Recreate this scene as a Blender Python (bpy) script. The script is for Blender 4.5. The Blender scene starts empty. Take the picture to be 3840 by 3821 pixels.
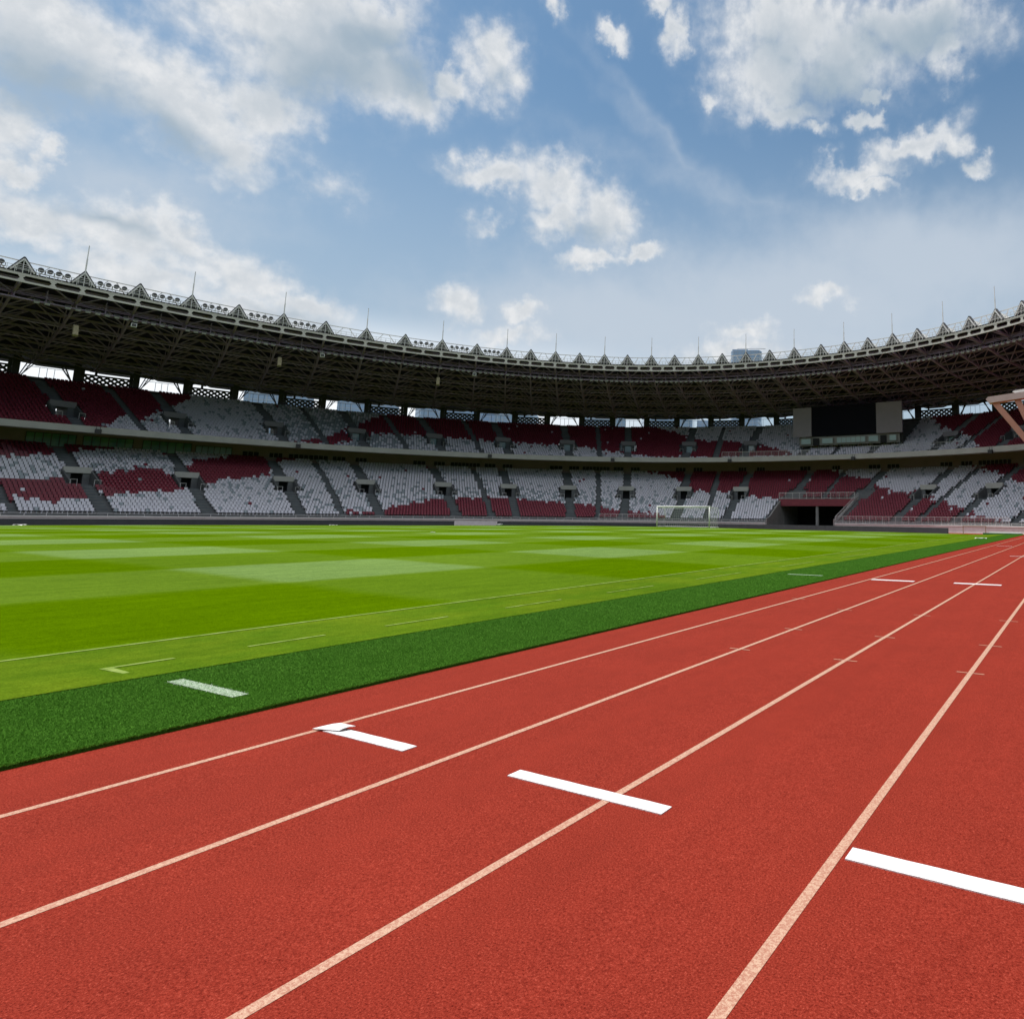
import bpy, math, random
import numpy as np
from mathutils import Vector, Matrix
random.seed(7); rng = np.random.default_rng(7)
S = bpy.context.scene
COL = S.collection
# ------------------------------------------------------------------ camera
CAMZ = 1.429
YAW, PITCH, ROLL = 0.494497, 0.147017, 0.011609
cam_d = bpy.data.cameras.new('camera'); cam = bpy.data.objects.new('camera', cam_d); COL.objects.link(cam)
_f = Vector((-math.sin(YAW)*math.cos(PITCH), math.cos(YAW)*math.cos(PITCH), math.sin(PITCH)))
_r = Vector((math.cos(YAW), math.sin(YAW), 0)); _u = _r.cross(_f)
_r2 = math.cos(ROLL)*_r+math.sin(ROLL)*_u; _u2 = -math.sin(ROLL)*_r+math.cos(ROLL)*_u
M = Matrix((( _r2.x, _u2.x, -_f.x, 0), (_r2.y, _u2.y, -_f.y, 0), (_r2.z, _u2.z, -_f.z, CAMZ), (0, 0, 0, 1)))
cam.matrix_world = M
cam_d.sensor_width = 36; cam_d.sensor_fit = 'HORIZONTAL'; cam_d.lens = 2494.85/3840*36
cam_d.shift_x = (1920-2701.2)/3840; cam_d.shift_y = (1571.1-1910.5)/3840
cam_d.clip_start = .05; cam_d.clip_end = 20000
S.camera = cam
S.render.resolution_x = 1024; S.render.resolution_y = 1018
# ------------------------------------------------------------------ light
SUN_EL = math.radians(70); SUN_AZ = math.radians(-95)      # azimuth from +Y towards +X: the sun stands left and a little behind
sd = bpy.data.lights.new('sun', 'SUN'); so = bpy.data.objects.new('sun', sd); COL.objects.link(so)
sd.energy = 3.6; sd.angle = math.radians(.5); sd.color = (1, .965, .91)
sdir = Vector((math.sin(SUN_AZ)*math.cos(SUN_EL), math.cos(SUN_AZ)*math.cos(SUN_EL), math.sin(SUN_EL)))
so.rotation_euler = (-sdir).to_track_quat('-Z', 'Y').to_euler()
S.view_settings.view_transform = 'Standard'; S.view_settings.look = 'None'
S.view_settings.exposure = 0.25; S.view_settings.gamma = 1
S.cycles.max_bounces = 5; S.cycles.diffuse_bounces = 2

# sky: Nishita with procedural clouds laid out by azimuth / elevation
W = bpy.data.worlds.new('World'); S.world = W; W.use_nodes = True
def sky():
    nt = W.node_tree; N = nt.nodes; L = nt.links
    for n in list(N): N.remove(n)
    def nd(t, **k):
        n = N.new(t)
        for a, b in k.items(): setattr(n, a, b)
        return n
    def mth(op, a, b=None, c=None, clamp=False):
        n = nd('ShaderNodeMath', operation=op); n.use_clamp = clamp
        for i, v in enumerate((a, b, c)):
            if v is None: continue
            if isinstance(v, (int, float)): n.inputs[i].default_value = v
            else: L.new(v, n.inputs[i])
        return n.outputs[0]
    def vm(op, a, b=None, s=None):
        n = nd('ShaderNodeVectorMath', operation=op)
        for i, v in enumerate((a, b)):
            if v is None: continue
            if isinstance(v, (tuple, list)): n.inputs[i].default_value = v
            else: L.new(v, n.inputs[i])
        if s is not None:
            if isinstance(s, (int, float)): n.inputs[3].default_value = s
            else: L.new(s, n.inputs[3])
        return n.outputs[1] if op in ('LENGTH', 'DOT_PRODUCT') else n.outputs[0]
    tc = nd('ShaderNodeTexCoord').outputs['Generated']
    sep = nd('ShaderNodeSeparateXYZ'); L.new(tc, sep.inputs[0]); x, y, z = sep.outputs
    az = mth('MULTIPLY', mth('ARCTAN2', x, y), 57.29578); el = mth('MULTIPLY', mth('ARCSINE', z), 57.29578)
    comb = nd('ShaderNodeCombineXYZ'); L.new(az, comb.inputs[0]); L.new(el, comb.inputs[1]); P = comb.outputs[0]
    def noise(vec, scale, detail, rough=.55, color=False, dist=0.):
        n = nd('ShaderNodeTexNoise'); L.new(vec, n.inputs['Vector']); n.inputs['Scale'].default_value = scale
        n.inputs['Detail'].default_value = detail; n.inputs['Roughness'].default_value = rough; n.inputs['Distortion'].default_value = dist
        return n.outputs[1] if color else n.outputs[0]
    w1 = vm('SCALE', vm('SUBTRACT', noise(P, .16, 3, .6, True), (.5, .5, .5)), s=5.)
    w2 = vm('SCALE', vm('SUBTRACT', noise(P, .55, 5, .62, True), (.5, .5, .5)), s=2.8)
    Q = vm('ADD', vm('ADD', P, w1), w2)
    Qs = vm('ADD', P, w1)
    def field(blobs, Qv, sm=.18):
        acc = None
        for (cx, cy, m00, m01, m10, m11, wt) in blobs:
            q = vm('SUBTRACT', Qv, (cx, cy, 0))
            a = vm('DOT_PRODUCT', q, (m00, m01, 0)); b = vm('DOT_PRODUCT', q, (m10, m11, 0))
            d = mth('SQRT', mth('ADD', mth('MULTIPLY', a, a), mth('MULTIPLY', b, b)))
            v = mth('MULTIPLY', mth('SUBTRACT', 1., d), wt)
            acc = v if acc is None else mth('SMOOTH_MAX', acc, v, sm)
        return acc
    def sstep(v, lo, hi, a=0., b=1.):
        n = nd('ShaderNodeMapRange', interpolation_type='SMOOTHSTEP'); L.new(v, n.inputs[0])
        for i, k in enumerate((lo, hi, a, b)): n.inputs[i+1].default_value = k
        return n.outputs[0]
    fine = noise(P, .85, 7, .54); fine2 = noise(P, .35, 6, .6)
    F = field(CLOUDS, Q)
    Fn = mth('ADD', F, mth('MULTIPLY', mth('SUBTRACT', fine, .5), .70))
    Fn = mth('ADD', Fn, mth('MULTIPLY', mth('SUBTRACT', fine2, .5), .5))
    alpha = sstep(Fn, -.24, .72)
    G = sstep(mth('ADD', field(GREYS, Qs, .3), mth('MULTIPLY', mth('SUBTRACT', fine2, .5), .9)), -.30, .95)
    V = sstep(mth('ADD', field(VEILS, Qs, .3), mth('MULTIPLY', mth('SUBTRACT', fine2, .5), .55)), -.45, .75)
    ns = nd('ShaderNodeTexSky', sky_type='NISHITA', sun_disc=False, sun_elevation=SUN_EL, sun_rotation=SUN_AZ, air_density=1.25, dust_density=.9, ozone_density=2.6, altitude=0)
    def mix(fac, a, b):
        n = nd('ShaderNodeMix', data_type='RGBA'); 
        if isinstance(fac, float): n.inputs[0].default_value = fac
        else: L.new(fac, n.inputs[0])
        for i, v in ((6, a), (7, b)):
            if isinstance(v, tuple): n.inputs[i].default_value = v+(1,)
            else: L.new(v, n.inputs[i])
        return n.outputs[2]
    hs = nd('ShaderNodeHueSaturation'); hs.inputs['Saturation'].default_value = SKY_SAT; hs.inputs['Value'].default_value = SKY_VAL; L.new(ns.outputs[0], hs.inputs['Color'])
    tn = nd('ShaderNodeVectorMath', operation='MULTIPLY'); L.new(hs.outputs[0], tn.inputs[0]); tn.inputs[1].default_value = SKY_TINT
    base = tn.outputs[0]
    lowf = sstep(el, 8., 37., 1., 0.)
    base = mix(mth('MULTIPLY', lowf, .75), base, HORIZ)
    azf = mth('MULTIPLY', sstep(az, -50., -24., 1., 0.), sstep(el, 11., 16., 1., 0.))
    base = mix(azf, base, HORIZ_SUN)
    c1 = mix(mth('MULTIPLY', V, .80), base, VEILC)
    body = mix(sstep(fine, .22, .74), CL_MID2, CL_WHITE)
    edge = sstep(Fn, .38, .95)
    body = mix(mth('MULTIPLY', edge, mth('SUBTRACT', 1., sstep(fine2, .42, .62))), body, CL_MID)
    body = mix(mth('MULTIPLY', G, .92), body, CL_GREY)
    halo = sstep(mth('ADD', F, mth('MULTIPLY', mth('SUBTRACT', fine2, .5), 1.3)), -.65, .35)
    c1 = mix(mth('MULTIPLY', halo, .20), c1, VEILC)
    out = mix(mth('MULTIPLY', alpha, .94), c1, body)
    # unseen bright cloud added overhead and behind the viewer to light the lower tier
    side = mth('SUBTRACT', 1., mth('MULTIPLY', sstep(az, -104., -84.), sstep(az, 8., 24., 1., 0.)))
    fill_cloud = mth('MAXIMUM', mth('MULTIPLY', side, sstep(el, 17., 27.)), sstep(el, 45., 56.))
    fill_cloud = mth('MULTIPLY', fill_cloud, sstep(fine2, .28, .50, .25, 1.))
    out = mix(fill_cloud, out, mix(sstep(fine2, .45, .65), CL_FILL, CL_WHITE))
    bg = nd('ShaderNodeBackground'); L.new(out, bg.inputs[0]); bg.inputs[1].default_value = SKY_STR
    wo = nd('ShaderNodeOutputWorld'); L.new(bg.outputs[0], wo.inputs[0])
SKY_STR = .135; SKY_SAT = .97; SKY_VAL = .72
CL_FILL = (6.9, 7.35, 8.0); SKY_TINT = (.66, .84, .87)
CL_WHITE = (5.3, 5.35, 5.4); CL_MID = (3.9, 4.15, 4.4); CL_MID2 = (3.9, 4.15, 4.4); CL_GREY = (2.15, 2.75, 3.3); VEILC = (3.5, 3.95, 4.5); HORIZ = (2.9, 3.5, 4.15); HORIZ_SUN = (6.2, 6.5, 6.8)
#@@B0
CLOUDS = [(-75.68,27.42,0.1359,-0.0282,-0.0266,-0.2753,1.00),(-69.94,26.37,0.1432,-0.0425,-0.0620,-0.2932,1.00),(-66.41,24.73,0.2738,-0.1996,-0.2647,-0.3081,1.00),(-65.15,27.69,0.2891,-0.0613,-0.0186,-0.3630,1.00),(-62.30,32.59,0.1244,0.0030,0.0556,-0.2367,1.00),(-58.11,31.80,0.1798,-0.0491,-0.0180,-0.3338,1.00),(-54.48,31.31,0.3319,-0.1304,-0.0901,-0.5310,1.00),(-63.93,34.29,0.1020,0.0133,0.1219,-0.3542,1.00),(-58.88,35.25,0.2344,0.0276,0.1115,-0.3870,1.00),(-49.15,34.70,0.3783,0.0765,0.0862,-0.3350,1.00),(-52.12,32.88,0.5224,0.0481,0.1872,-0.8878,1.00),(-77.63,22.08,0.6027,0.0813,0.1567,-0.3717,1.00),(-75.80,21.24,1.3320,0.1733,0.3266,-0.8503,1.00),(-77.01,19.92,0.5605,0.0731,0.4988,-1.3096,1.00),(-76.02,17.48,0.2365,-0.0302,-0.0850,-0.5312,1.00),(-71.82,16.98,0.2039,-0.0369,-0.0947,-0.4193,1.00),(-69.23,18.04,0.4492,-0.0765,-0.0958,-0.5706,1.00),(-65.81,16.39,0.2296,-0.0609,-0.1377,-0.4395,1.00),(-61.49,15.01,0.2681,-0.0572,-0.1456,-0.6371,1.00),(-63.69,14.04,0.1978,-0.0158,-0.0514,-0.7633,1.00),(-71.06,14.98,0.2414,-0.0053,0.0131,-0.7415,1.00),(-48.43,27.20,0.2916,-0.0240,0.0240,-0.7154,1.00),(-43.27,26.81,0.1797,-0.0614,-0.0842,-0.4280,1.00),(-38.54,24.92,0.3130,-0.1820,-0.1406,-0.3340,1.00),(-42.68,24.53,0.2743,0.0150,0.0622,-0.5806,1.00),(-35.86,22.58,0.3997,0.0767,0.2140,-1.1572,1.00),(-40.24,21.55,0.3626,0.0167,0.0886,-1.0700,1.00),(-39.16,37.69,0.4567,-0.3237,-0.3200,-1.0775,1.00),(-32.74,38.33,0.7658,0.0257,0.0255,-0.5619,1.00),(-33.71,40.07,0.6607,0.0257,0.0654,-1.2130,1.00),(-44.07,38.94,1.0520,0.0804,0.1774,-1.2159,0.80),(-60.60,23.68,0.7172,-0.1659,-0.2243,-1.7683,0.20),(-65.52,22.39,0.5246,0.0580,0.3610,-1.2873,0.30),(-21.67,38.49,0.1045,-0.0143,-0.0289,-0.2662,1.00),(-24.17,35.42,0.1751,0.0002,-0.0080,-0.3073,1.00),(-22.69,32.71,0.2267,-0.0008,-0.0264,-0.7355,1.00),(-16.80,36.07,0.1604,0.0340,0.0125,-0.3116,1.00),(-11.05,37.81,0.1196,-0.0056,-0.0568,-0.3992,1.00),(-7.98,35.64,0.4482,-0.0249,-0.0973,-0.5838,1.00),(-19.94,31.06,0.7407,-0.0093,-0.1210,-2.1629,0.60),(-29.64,34.71,1.1161,0.0226,0.0210,-1.0902,0.70),(-14.88,33.37,0.8483,-0.0256,-0.1834,-1.8183,1.00),(-15.39,31.71,0.6072,-0.0167,-0.1377,-1.4742,1.00),(-11.39,30.07,0.1944,0.0940,0.2006,-0.7573,1.00),(-16.04,28.33,0.2381,0.0432,0.0605,-0.8924,1.00),(-8.49,29.91,0.5994,-0.0289,-0.1389,-0.9517,1.00),(-6.56,27.88,0.7039,-0.5459,-0.6933,-1.0056,1.00),(-15.14,27.18,0.3602,-0.0095,-0.1183,-1.3894,1.00),(-50.86,17.03,0.4719,0.0335,0.0734,-0.5731,1.00),(-45.58,16.66,0.5497,0.0317,0.0902,-0.9325,1.00),(-46.54,14.76,0.3128,0.0185,0.1078,-1.1620,0.70),(-49.03,23.63,0.6554,0.4016,0.9492,-1.5630,0.35),(-26.50,16.17,0.3543,0.0026,0.0025,-1.0147,0.80),(-19.24,18.36,0.3602,0.0287,0.0581,-1.2656,0.80),(-27.42,14.59,0.1777,0.0017,0.0065,-0.8866,0.70)]
GREYS = [(-76.31,25.05,0.1941,-0.0359,-0.0535,-0.4699,1.00),(-69.06,24.05,0.2034,-0.0670,-0.1870,-0.6218,1.00),(-18.79,33.70,0.1476,-0.0025,-0.0233,-0.3389,1.00),(-12.50,36.65,0.1642,-0.0067,-0.0617,-0.4853,0.90),(-72.70,17.89,0.2490,-0.0437,-0.3463,-1.6601,0.60),(-61.73,14.01,0.2509,-0.0335,-0.1759,-1.2967,0.50),(-49.11,33.12,1.1317,0.0942,0.2566,-1.4012,0.60),(-75.75,24.39,0.2090,-0.0339,-0.0481,-0.5939,1.00),(-69.94,24.08,0.1987,-0.0579,-0.1440,-0.5749,1.00),(-61.41,31.21,0.1622,0.0188,0.0811,-0.2706,1.00),(-55.44,32.83,0.2204,-0.1326,-0.1519,-0.4585,1.00),(-58.77,34.31,0.1989,0.0229,0.1441,-0.5076,1.00),(-18.29,34.22,0.1724,-0.0033,-0.0224,-0.3042,1.00),(-9.71,36.94,0.1563,-0.0080,-0.0756,-0.4938,1.00),(-23.18,36.82,0.2870,-0.0007,-0.0166,-0.4734,0.60),(-40.33,23.44,0.3607,0.0171,0.0703,-0.7978,0.80),(-9.68,28.05,0.2542,0.0392,0.0222,-0.9158,0.90),(-77.44,28.03,430.9314,63.2045,172.5239,-348.9488,0.01)]
VEILS = [(-21.82,15.24,0.0513,-0.0003,-0.0066,-0.3726,1.00),(-71.67,20.19,0.1492,-0.0132,-0.0074,-0.6068,0.40),(-21.80,18.35,0.0445,-0.0002,-0.0041,-0.1747,1.00),(-36.82,16.78,0.0569,0.0020,0.0125,-0.2379,1.00),(-10.38,21.52,0.0696,-0.0026,-0.0218,-0.2195,1.00),(-68.09,12.85,0.0891,-0.0029,-0.0120,-0.4716,0.80),(-33.97,30.77,0.2105,-0.2665,-2.8674,-3.5401,0.08),(-30.50,28.53,0.2453,-0.1987,-2.2499,-4.1211,0.08),(-26.10,26.87,0.2487,-0.0771,-0.9132,-3.9279,0.06)]
#@@B1
sky()
W.cycles.sampling_method = 'MANUAL'; W.cycles.sample_map_resolution = 1024

# ------------------------------------------------------------------ materials
def mat(name, c, rough=.7, metal=0., noise=None, c2=None, bump=0., bscale=None, spec=.5, scales=(), coat=0):
    m = bpy.data.materials.new(name); m.use_nodes = True; nt = m.node_tree; N = nt.nodes; L = nt.links
    b = N['Principled BSDF']; b.inputs['Roughness'].default_value = rough; b.inputs['Metallic'].default_value = metal
    b.inputs['Specular IOR Level'].default_value = spec
    b.inputs['Base Color'].default_value = (*c, 1)
    if noise or bump:
        g = N.new('ShaderNodeNewGeometry')
    if noise:
        prev = None
        lst = [(noise, c2, .5)] + list(scales)
        cur = None
        for (sc, cc, amt) in lst:
            n = N.new('ShaderNodeTexNoise'); n.inputs['Scale'].default_value = sc; n.inputs['Detail'].default_value = 5; n.inputs['Roughness'].default_value = .6
            L.new(g.outputs['Position'], n.inputs['Vector'])
            mr = N.new('ShaderNodeMapRange'); mr.inputs[1].default_value = .5-.22; mr.inputs[2].default_value = .5+.22; mr.inputs[4].default_value = amt*2 if amt < .5 else 1
            L.new(n.outputs[0], mr.inputs[0])
            mx = N.new('ShaderNodeMix'); mx.data_type = 'RGBA'; L.new(mr.outputs[0], mx.inputs[0])
            if cur is None: mx.inputs[6].default_value = (*c, 1)
            else: L.new(cur, mx.inputs[6])
            mx.inputs[7].default_value = (*cc, 1); cur = mx.outputs[2]
        L.new(cur, b.inputs['Base Color'])
    if bump:
        n2 = N.new('ShaderNodeTexNoise'); n2.inputs['Scale'].default_value = bscale or 20; n2.inputs['Detail'].default_value = 4
        L.new(g.outputs['Position'], n2.inputs['Vector'])
        bm = N.new('ShaderNodeBump'); bm.inputs['Strength'].default_value = bump; bm.inputs['Distance'].default_value = .02
        L.new(n2.outputs[0], bm.inputs['Height']); L.new(bm.outputs[0], b.inputs['Normal'])
    return m
MT = {}
MT['concrete'] = mat('concrete', (.30, .29, .28), .85, noise=.6, c2=(.22, .215, .21), bump=.3, bscale=8)
MT['fascia'] = mat('painted_concrete', (.50, .49, .47), .8, noise=.5, c2=(.40, .39, .375))
MT['beige'] = mat('beige_wall', (.27, .20, .20), .85, noise=.4, c2=(.21, .16, .165))
MT['terrace'] = mat('terrace_concrete', (.17, .175, .18), .9, noise=.8, c2=(.11, .115, .12))
MT['stair'] = mat('stair_concrete', (.13, .15, .16), .9, noise=.8, c2=(.09, .10, .11))
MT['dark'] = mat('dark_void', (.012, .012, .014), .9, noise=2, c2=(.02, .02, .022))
MT['screen'] = mat('black_screen', (.003, .003, .007), .7, noise=3, c2=(.004, .004, .009), spec=.12)
MT['panel'] = mat('taupe_panel', (.26, .235, .27), .8, noise=.6, c2=(.225, .205, .235))
MT['board'] = mat('black_board', (.022, .024, .030), .55, noise=1.2, c2=(.035, .037, .042))
MT['white'] = mat('white_paint', (.78, .78, .76), .55, noise=1.5, c2=(.66, .66, .64))
MT['steel_l'] = mat('pale_steel', (.64, .62, .62), .55, noise=1.2, c2=(.52, .50, .50))
MT['steel_b'] = mat('brown_steel', (.34, .245, .38), .6, noise=.8, c2=(.24, .175, .27))
MT['steel_e'] = mat('olive_steel', (.52, .49, .46), .6, noise=1, c2=(.40, .375, .35))
MT['steel_d'] = mat('dark_steel', (.03, .03, .034), .6, noise=1, c2=(.05, .048, .05))
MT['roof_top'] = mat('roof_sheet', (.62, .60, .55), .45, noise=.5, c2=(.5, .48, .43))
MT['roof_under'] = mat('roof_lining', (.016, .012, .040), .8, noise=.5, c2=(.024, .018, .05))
MT['glass'] = mat('teal_glass', (.03, .14, .15), .15, noise=.5, c2=(.16, .32, .14), spec=.5)
MT['glass_l'] = mat('pale_glass', (.22, .34, .34), .12, noise=.4, c2=(.16, .26, .27), spec=.7)
MT['seat_red'] = mat('red_plastic', (.235, .028, .048), .45, noise=2.2, c2=(.165, .02, .037))
MT['seat_white'] = mat('white_plastic', (.72, .70, .77), .5, noise=2.2, c2=(.60, .59, .65))
MT['seat_grey'] = mat('weathered_plastic', (.36, .40, .44), .6, noise=2.2, c2=(.26, .30, .33))
MT['terra'] = mat('salmon_paint', (.50, .27, .20), .6, noise=.8, c2=(.42, .22, .16))
MT['gcap'] = mat('weathered_pink_paint', (.52, .44, .42), .6, noise=1.2, c2=(.42, .34, .32))
MT['tower'] = mat('tower_glass', (.24, .34, .48), .25, noise=.02, c2=(.24, .33, .45))
MT['tower_b'] = mat('tower_spandrel', (.32, .38, .45), .5, noise=.03, c2=(.26, .31, .38))
MT['cabin'] = mat('cabin_wall', (.26, .25, .24), .8, noise=.8, c2=(.20, .195, .19))
MT['glass_c'] = mat('cabin_glass', (.30, .42, .42), .3, noise=.5, c2=(.22, .33, .34), spec=.6)
MT['net'] = mat('net_cord', (.72, .72, .70), .7, noise=5, c2=(.6, .6, .58))
MT['green_cloth'] = mat('green_cloth', (.03, .10, .05), .8, noise=3, c2=(.05, .16, .08))
MT['tape'] = mat('white_tape', (.80, .80, .80), .6, noise=9, c2=(.70, .69, .69), bump=.3, bscale=60, scales=[(45, (.60, .56, .55), .12)])
MT['lampbody'] = mat('lamp_housing', (.34, .33, .31), .45, noise=2, c2=(.26, .25, .23))
MT['tan'] = mat('tan_box', (.36, .30, .19), .7, noise=2, c2=(.30, .25, .16))

def track_mat():
    m = bpy.data.materials.new('red_track'); m.use_nodes = True; nt = m.node_tree; N = nt.nodes; L = nt.links; b = N['Principled BSDF']
    b.inputs['Roughness'].default_value = .95; b.inputs['Specular IOR Level'].default_value = .06
    g = N.new('ShaderNodeNewGeometry').outputs['Position']
    def noise(sc, det=3, r=.6):
        n = N.new('ShaderNodeTexNoise'); n.inputs['Scale'].default_value = sc; n.inputs['Detail'].default_value = det; n.inputs['Roughness'].default_value = r; L.new(g, n.inputs['Vector']); return n.outputs[0]
    def ramp(v, pts):
        r = N.new('ShaderNodeValToRGB'); L.new(v, r.inputs[0]); e = r.color_ramp.elements
        e[0].position, e[0].color = pts[0][0], (*pts[0][1], 1); e[1].position, e[1].color = pts[-1][0], (*pts[-1][1], 1)
        for p, c in pts[1:-1]:
            k = e.new(p); k.color = (*c, 1)
        return r.outputs[0]
    def mul(a, b_, f=1.):
        n = N.new('ShaderNodeMix'); n.data_type = 'RGBA'; n.blend_type = 'MULTIPLY'; n.inputs[0].default_value = f; L.new(a, n.inputs[6]); L.new(b_, n.inputs[7]); return n.outputs[2]
    grain = ramp(noise(125, 4, .8), [(.32, (.10, .006, .003)), (.46, (.255, .027, .015)), (.58, (.325, .040, .023)), (.72, (.56, .11, .07))])
    v = N.new('ShaderNodeTexVoronoi'); v.inputs['Scale'].default_value = 260; L.new(g, v.inputs['Vector'])
    vor = ramp(v.outputs['Distance'], [(.1, (1, 1, 1)), (.75, (.62, .60, .60))])
    c = mul(grain, vor, .8)
    c = mul(c, ramp(noise(.9, 6, .6), [(.3, (.93, .93, .93)), (.7, (1.05, 1.05, 1.05))]))
    c = mul(c, ramp(noise(7, 6, .65), [(.3, (.94, .94, .94)), (.7, (1.04, 1.04, 1.04))]))
    # faint darker scuffs stretched along the lanes
    mp = N.new('ShaderNodeMapping'); mp.inputs['Scale'].default_value = (6, .25, 1); L.new(g, mp.inputs[0])
    n = N.new('ShaderNodeTexNoise'); n.inputs['Scale'].default_value = 1; n.inputs['Detail'].default_value = 5; L.new(mp.outputs[0], n.inputs['Vector'])
    c = mul(c, ramp(n.outputs[0], [(.35, (.96, .96, .96)), (.6, (1, 1, 1))]))
    L.new(c, b.inputs['Base Color'])
    bm = N.new('ShaderNodeBump'); bm.inputs['Strength'].default_value = .55; bm.inputs['Distance'].default_value = .004
    L.new(noise(190, 4, .7), bm.inputs['Height']); L.new(bm.outputs[0], b.inputs['Normal'])
    return m
MT['track'] = track_mat()
def line_mat():
    m = bpy.data.materials.new('lane_paint'); m.use_nodes = True; nt = m.node_tree; N = nt.nodes; L = nt.links; b = N['Principled BSDF']
    b.inputs['Roughness'].default_value = .8
    g = N.new('ShaderNodeNewGeometry').outputs['Position']
    n = N.new('ShaderNodeTexNoise'); n.inputs['Scale'].default_value = 95; n.inputs['Detail'].default_value = 4; n.inputs['Roughness'].default_value = .8; L.new(g, n.inputs['Vector'])
    r = N.new('ShaderNodeValToRGB'); L.new(n.outputs[0], r.inputs[0]); e = r.color_ramp.elements
    e[0].position, e[0].color = .43, (.34, .13, .08, 1); e[1].position, e[1].color = .58, (.52, .34, .235, 1)
    n3 = N.new('ShaderNodeTexNoise'); n3.inputs['Scale'].default_value = 2.5; n3.inputs['Detail'].default_value = 5; L.new(g, n3.inputs['Vector'])
    mx = N.new('ShaderNodeMix'); mx.data_type = 'RGBA'; mx.inputs[0].default_value = .18; L.new(r.outputs[0], mx.inputs[6]); mx.inputs[7].default_value = (.48, .27, .19, 1)
    L.new(mx.outputs[2], b.inputs['Base Color'])
    bm = N.new('ShaderNodeBump'); bm.inputs['Strength'].default_value = .5; bm.inputs['Distance'].default_value = .004
    L.new(n.outputs[0], bm.inputs['Height']); L.new(bm.outputs[0], b.inputs['Normal'])
    return m
MT['line'] = line_mat()
CX, CY = -42.78, 17.47
def grass_mat():
    m = bpy.data.materials.new('mown_grass'); m.use_nodes = True; nt = m.node_tree; N = nt.nodes; L = nt.links; b = N['Principled BSDF']
    b.inputs['Roughness'].default_value = 1; b.inputs['Specular IOR Level'].default_value = 0
    gpos = N.new('ShaderNodeNewGeometry').outputs['Position']
    def mth(op, a, b_=None, c_=None):
        n = N.new('ShaderNodeMath'); n.operation = op
        for i, v in enumerate((a, b_, c_)):
            if v is None: continue
            if isinstance(v, (int, float)): n.inputs[i].default_value = v
            else: L.new(v, n.inputs[i])
        return n.outputs[0]
    def noise(sc, det=4, r=.6, vec=None):
        n = N.new('ShaderNodeTexNoise'); n.inputs['Scale'].default_value = sc; n.inputs['Detail'].default_value = det; n.inputs['Roughness'].default_value = r; L.new(vec or gpos, n.inputs['Vector']); return n.outputs[0]
    sp = N.new('ShaderNodeSeparateXYZ'); L.new(gpos, sp.inputs[0]); x, y, _ = sp.outputs
    xe = mth('ADD', x, mth('MULTIPLY', mth('SUBTRACT', noise(.8), .5), .35)); ye = mth('ADD', y, mth('MULTIPLY', mth('SUBTRACT', noise(.7), .5), .5))
    def square(v, off, per):      # soft square wave, 1 = light
        t = mth('SINE', mth('MULTIPLY', mth('SUBTRACT', v, off), 2*math.pi/per))
        n = N.new('ShaderNodeMapRange'); n.interpolation_type = 'SMOOTHSTEP'; n.inputs[1].default_value = -.22; n.inputs[2].default_value = .22; L.new(t, n.inputs[0]); return n.outputs[0]
    sx = square(xe, -19.1, 9.7); sy = square(ye, 8.0, 10.6)
    tone = mth('ADD', mth('MULTIPLY', sx, .56), mth('MULTIPLY', sy, .44))
    r = N.new('ShaderNodeValToRGB'); L.new(tone, r.inputs[0]); e = r.color_ramp.elements
    e[0].position, e[0].color = 0, (*GR_D, 1); e[1].position, e[1].color = 1, (*GR_L, 1); k = e.new(.36); k.color = (.076, .143, .006, 1); k = e.new(.62); k.color = (*GR_M, 1)
    def mixc(f, a, bcol):
        n = N.new('ShaderNodeMix'); n.data_type = 'RGBA'
        if isinstance(f, float): n.inputs[0].default_value = f
        else: L.new(f, n.inputs[0])
        for i, v in ((6, a), (7, bcol)):
            if isinstance(v, tuple): n.inputs[i].default_value = (*v, 1)
            else: L.new(v, n.inputs[i])
        return n.outputs[2]
    def rng_(v, lo, hi, a=0., b_=1.):
        n = N.new('ShaderNodeMapRange'); L.new(v, n.inputs[0])
        for i, q in enumerate((lo, hi, a, b_)): n.inputs[i+1].default_value = q
        return n.outputs[0]
    # the border strip outside the touchline: paler, worn, yellowish
    border = rng_(x, -9.5, -9.35); wear = rng_(noise(.7, 6, .65), .38, .66)
    bc = mixc(wear, (.066, .132, .008), (.100, .158, .010))
    c = mixc(border, r.outputs[0], bc)
    def mulc(a, v, lo, hi, ca, cb):
        rr = N.new('ShaderNodeValToRGB'); L.new(v, rr.inputs[0]); q = rr.color_ramp.elements
        q[0].position, q[0].color = lo, (*ca, 1); q[1].position, q[1].color = hi, (*cb, 1)
        n = N.new('ShaderNodeMix'); n.data_type = 'RGBA'; n.blend_type = 'MULTIPLY'; n.inputs[0].default_value = 1; L.new(a, n.inputs[6]); L.new(rr.outputs[0], n.inputs[7]); return n.outputs[2]
    mp = N.new('ShaderNodeMapping'); mp.inputs['Scale'].default_value = (3.2, .6, 1); L.new(gpos, mp.inputs[0])
    c = mulc(c, noise(1, 6, .7, mp.outputs[0]), .32, .68, (.84, .86, .80), (1.12, 1.1, 1.05))
    c = mulc(c, noise(7, 5, .7), .34, .66, (.90, .91, .88), (1.10, 1.08, 1.06))
    c = mulc(c, noise(22, 4, .75), .34, .66, (.88, .90, .86), (1.12, 1.10, 1.08))
    c = mulc(c, noise(.12, 5, .6), .32, .68, (.90, .90, .90), (1.10, 1.08, 1.05))
    c = mulc(c, noise(55, 4, .75), .30, .70, (.62, .66, .60), (1.35, 1.3, 1.25))
    L.new(c, b.inputs['Base Color'])
    bm = N.new('ShaderNodeBump'); bm.inputs['Strength'].default_value = .6; bm.inputs['Distance'].default_value = .02
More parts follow.
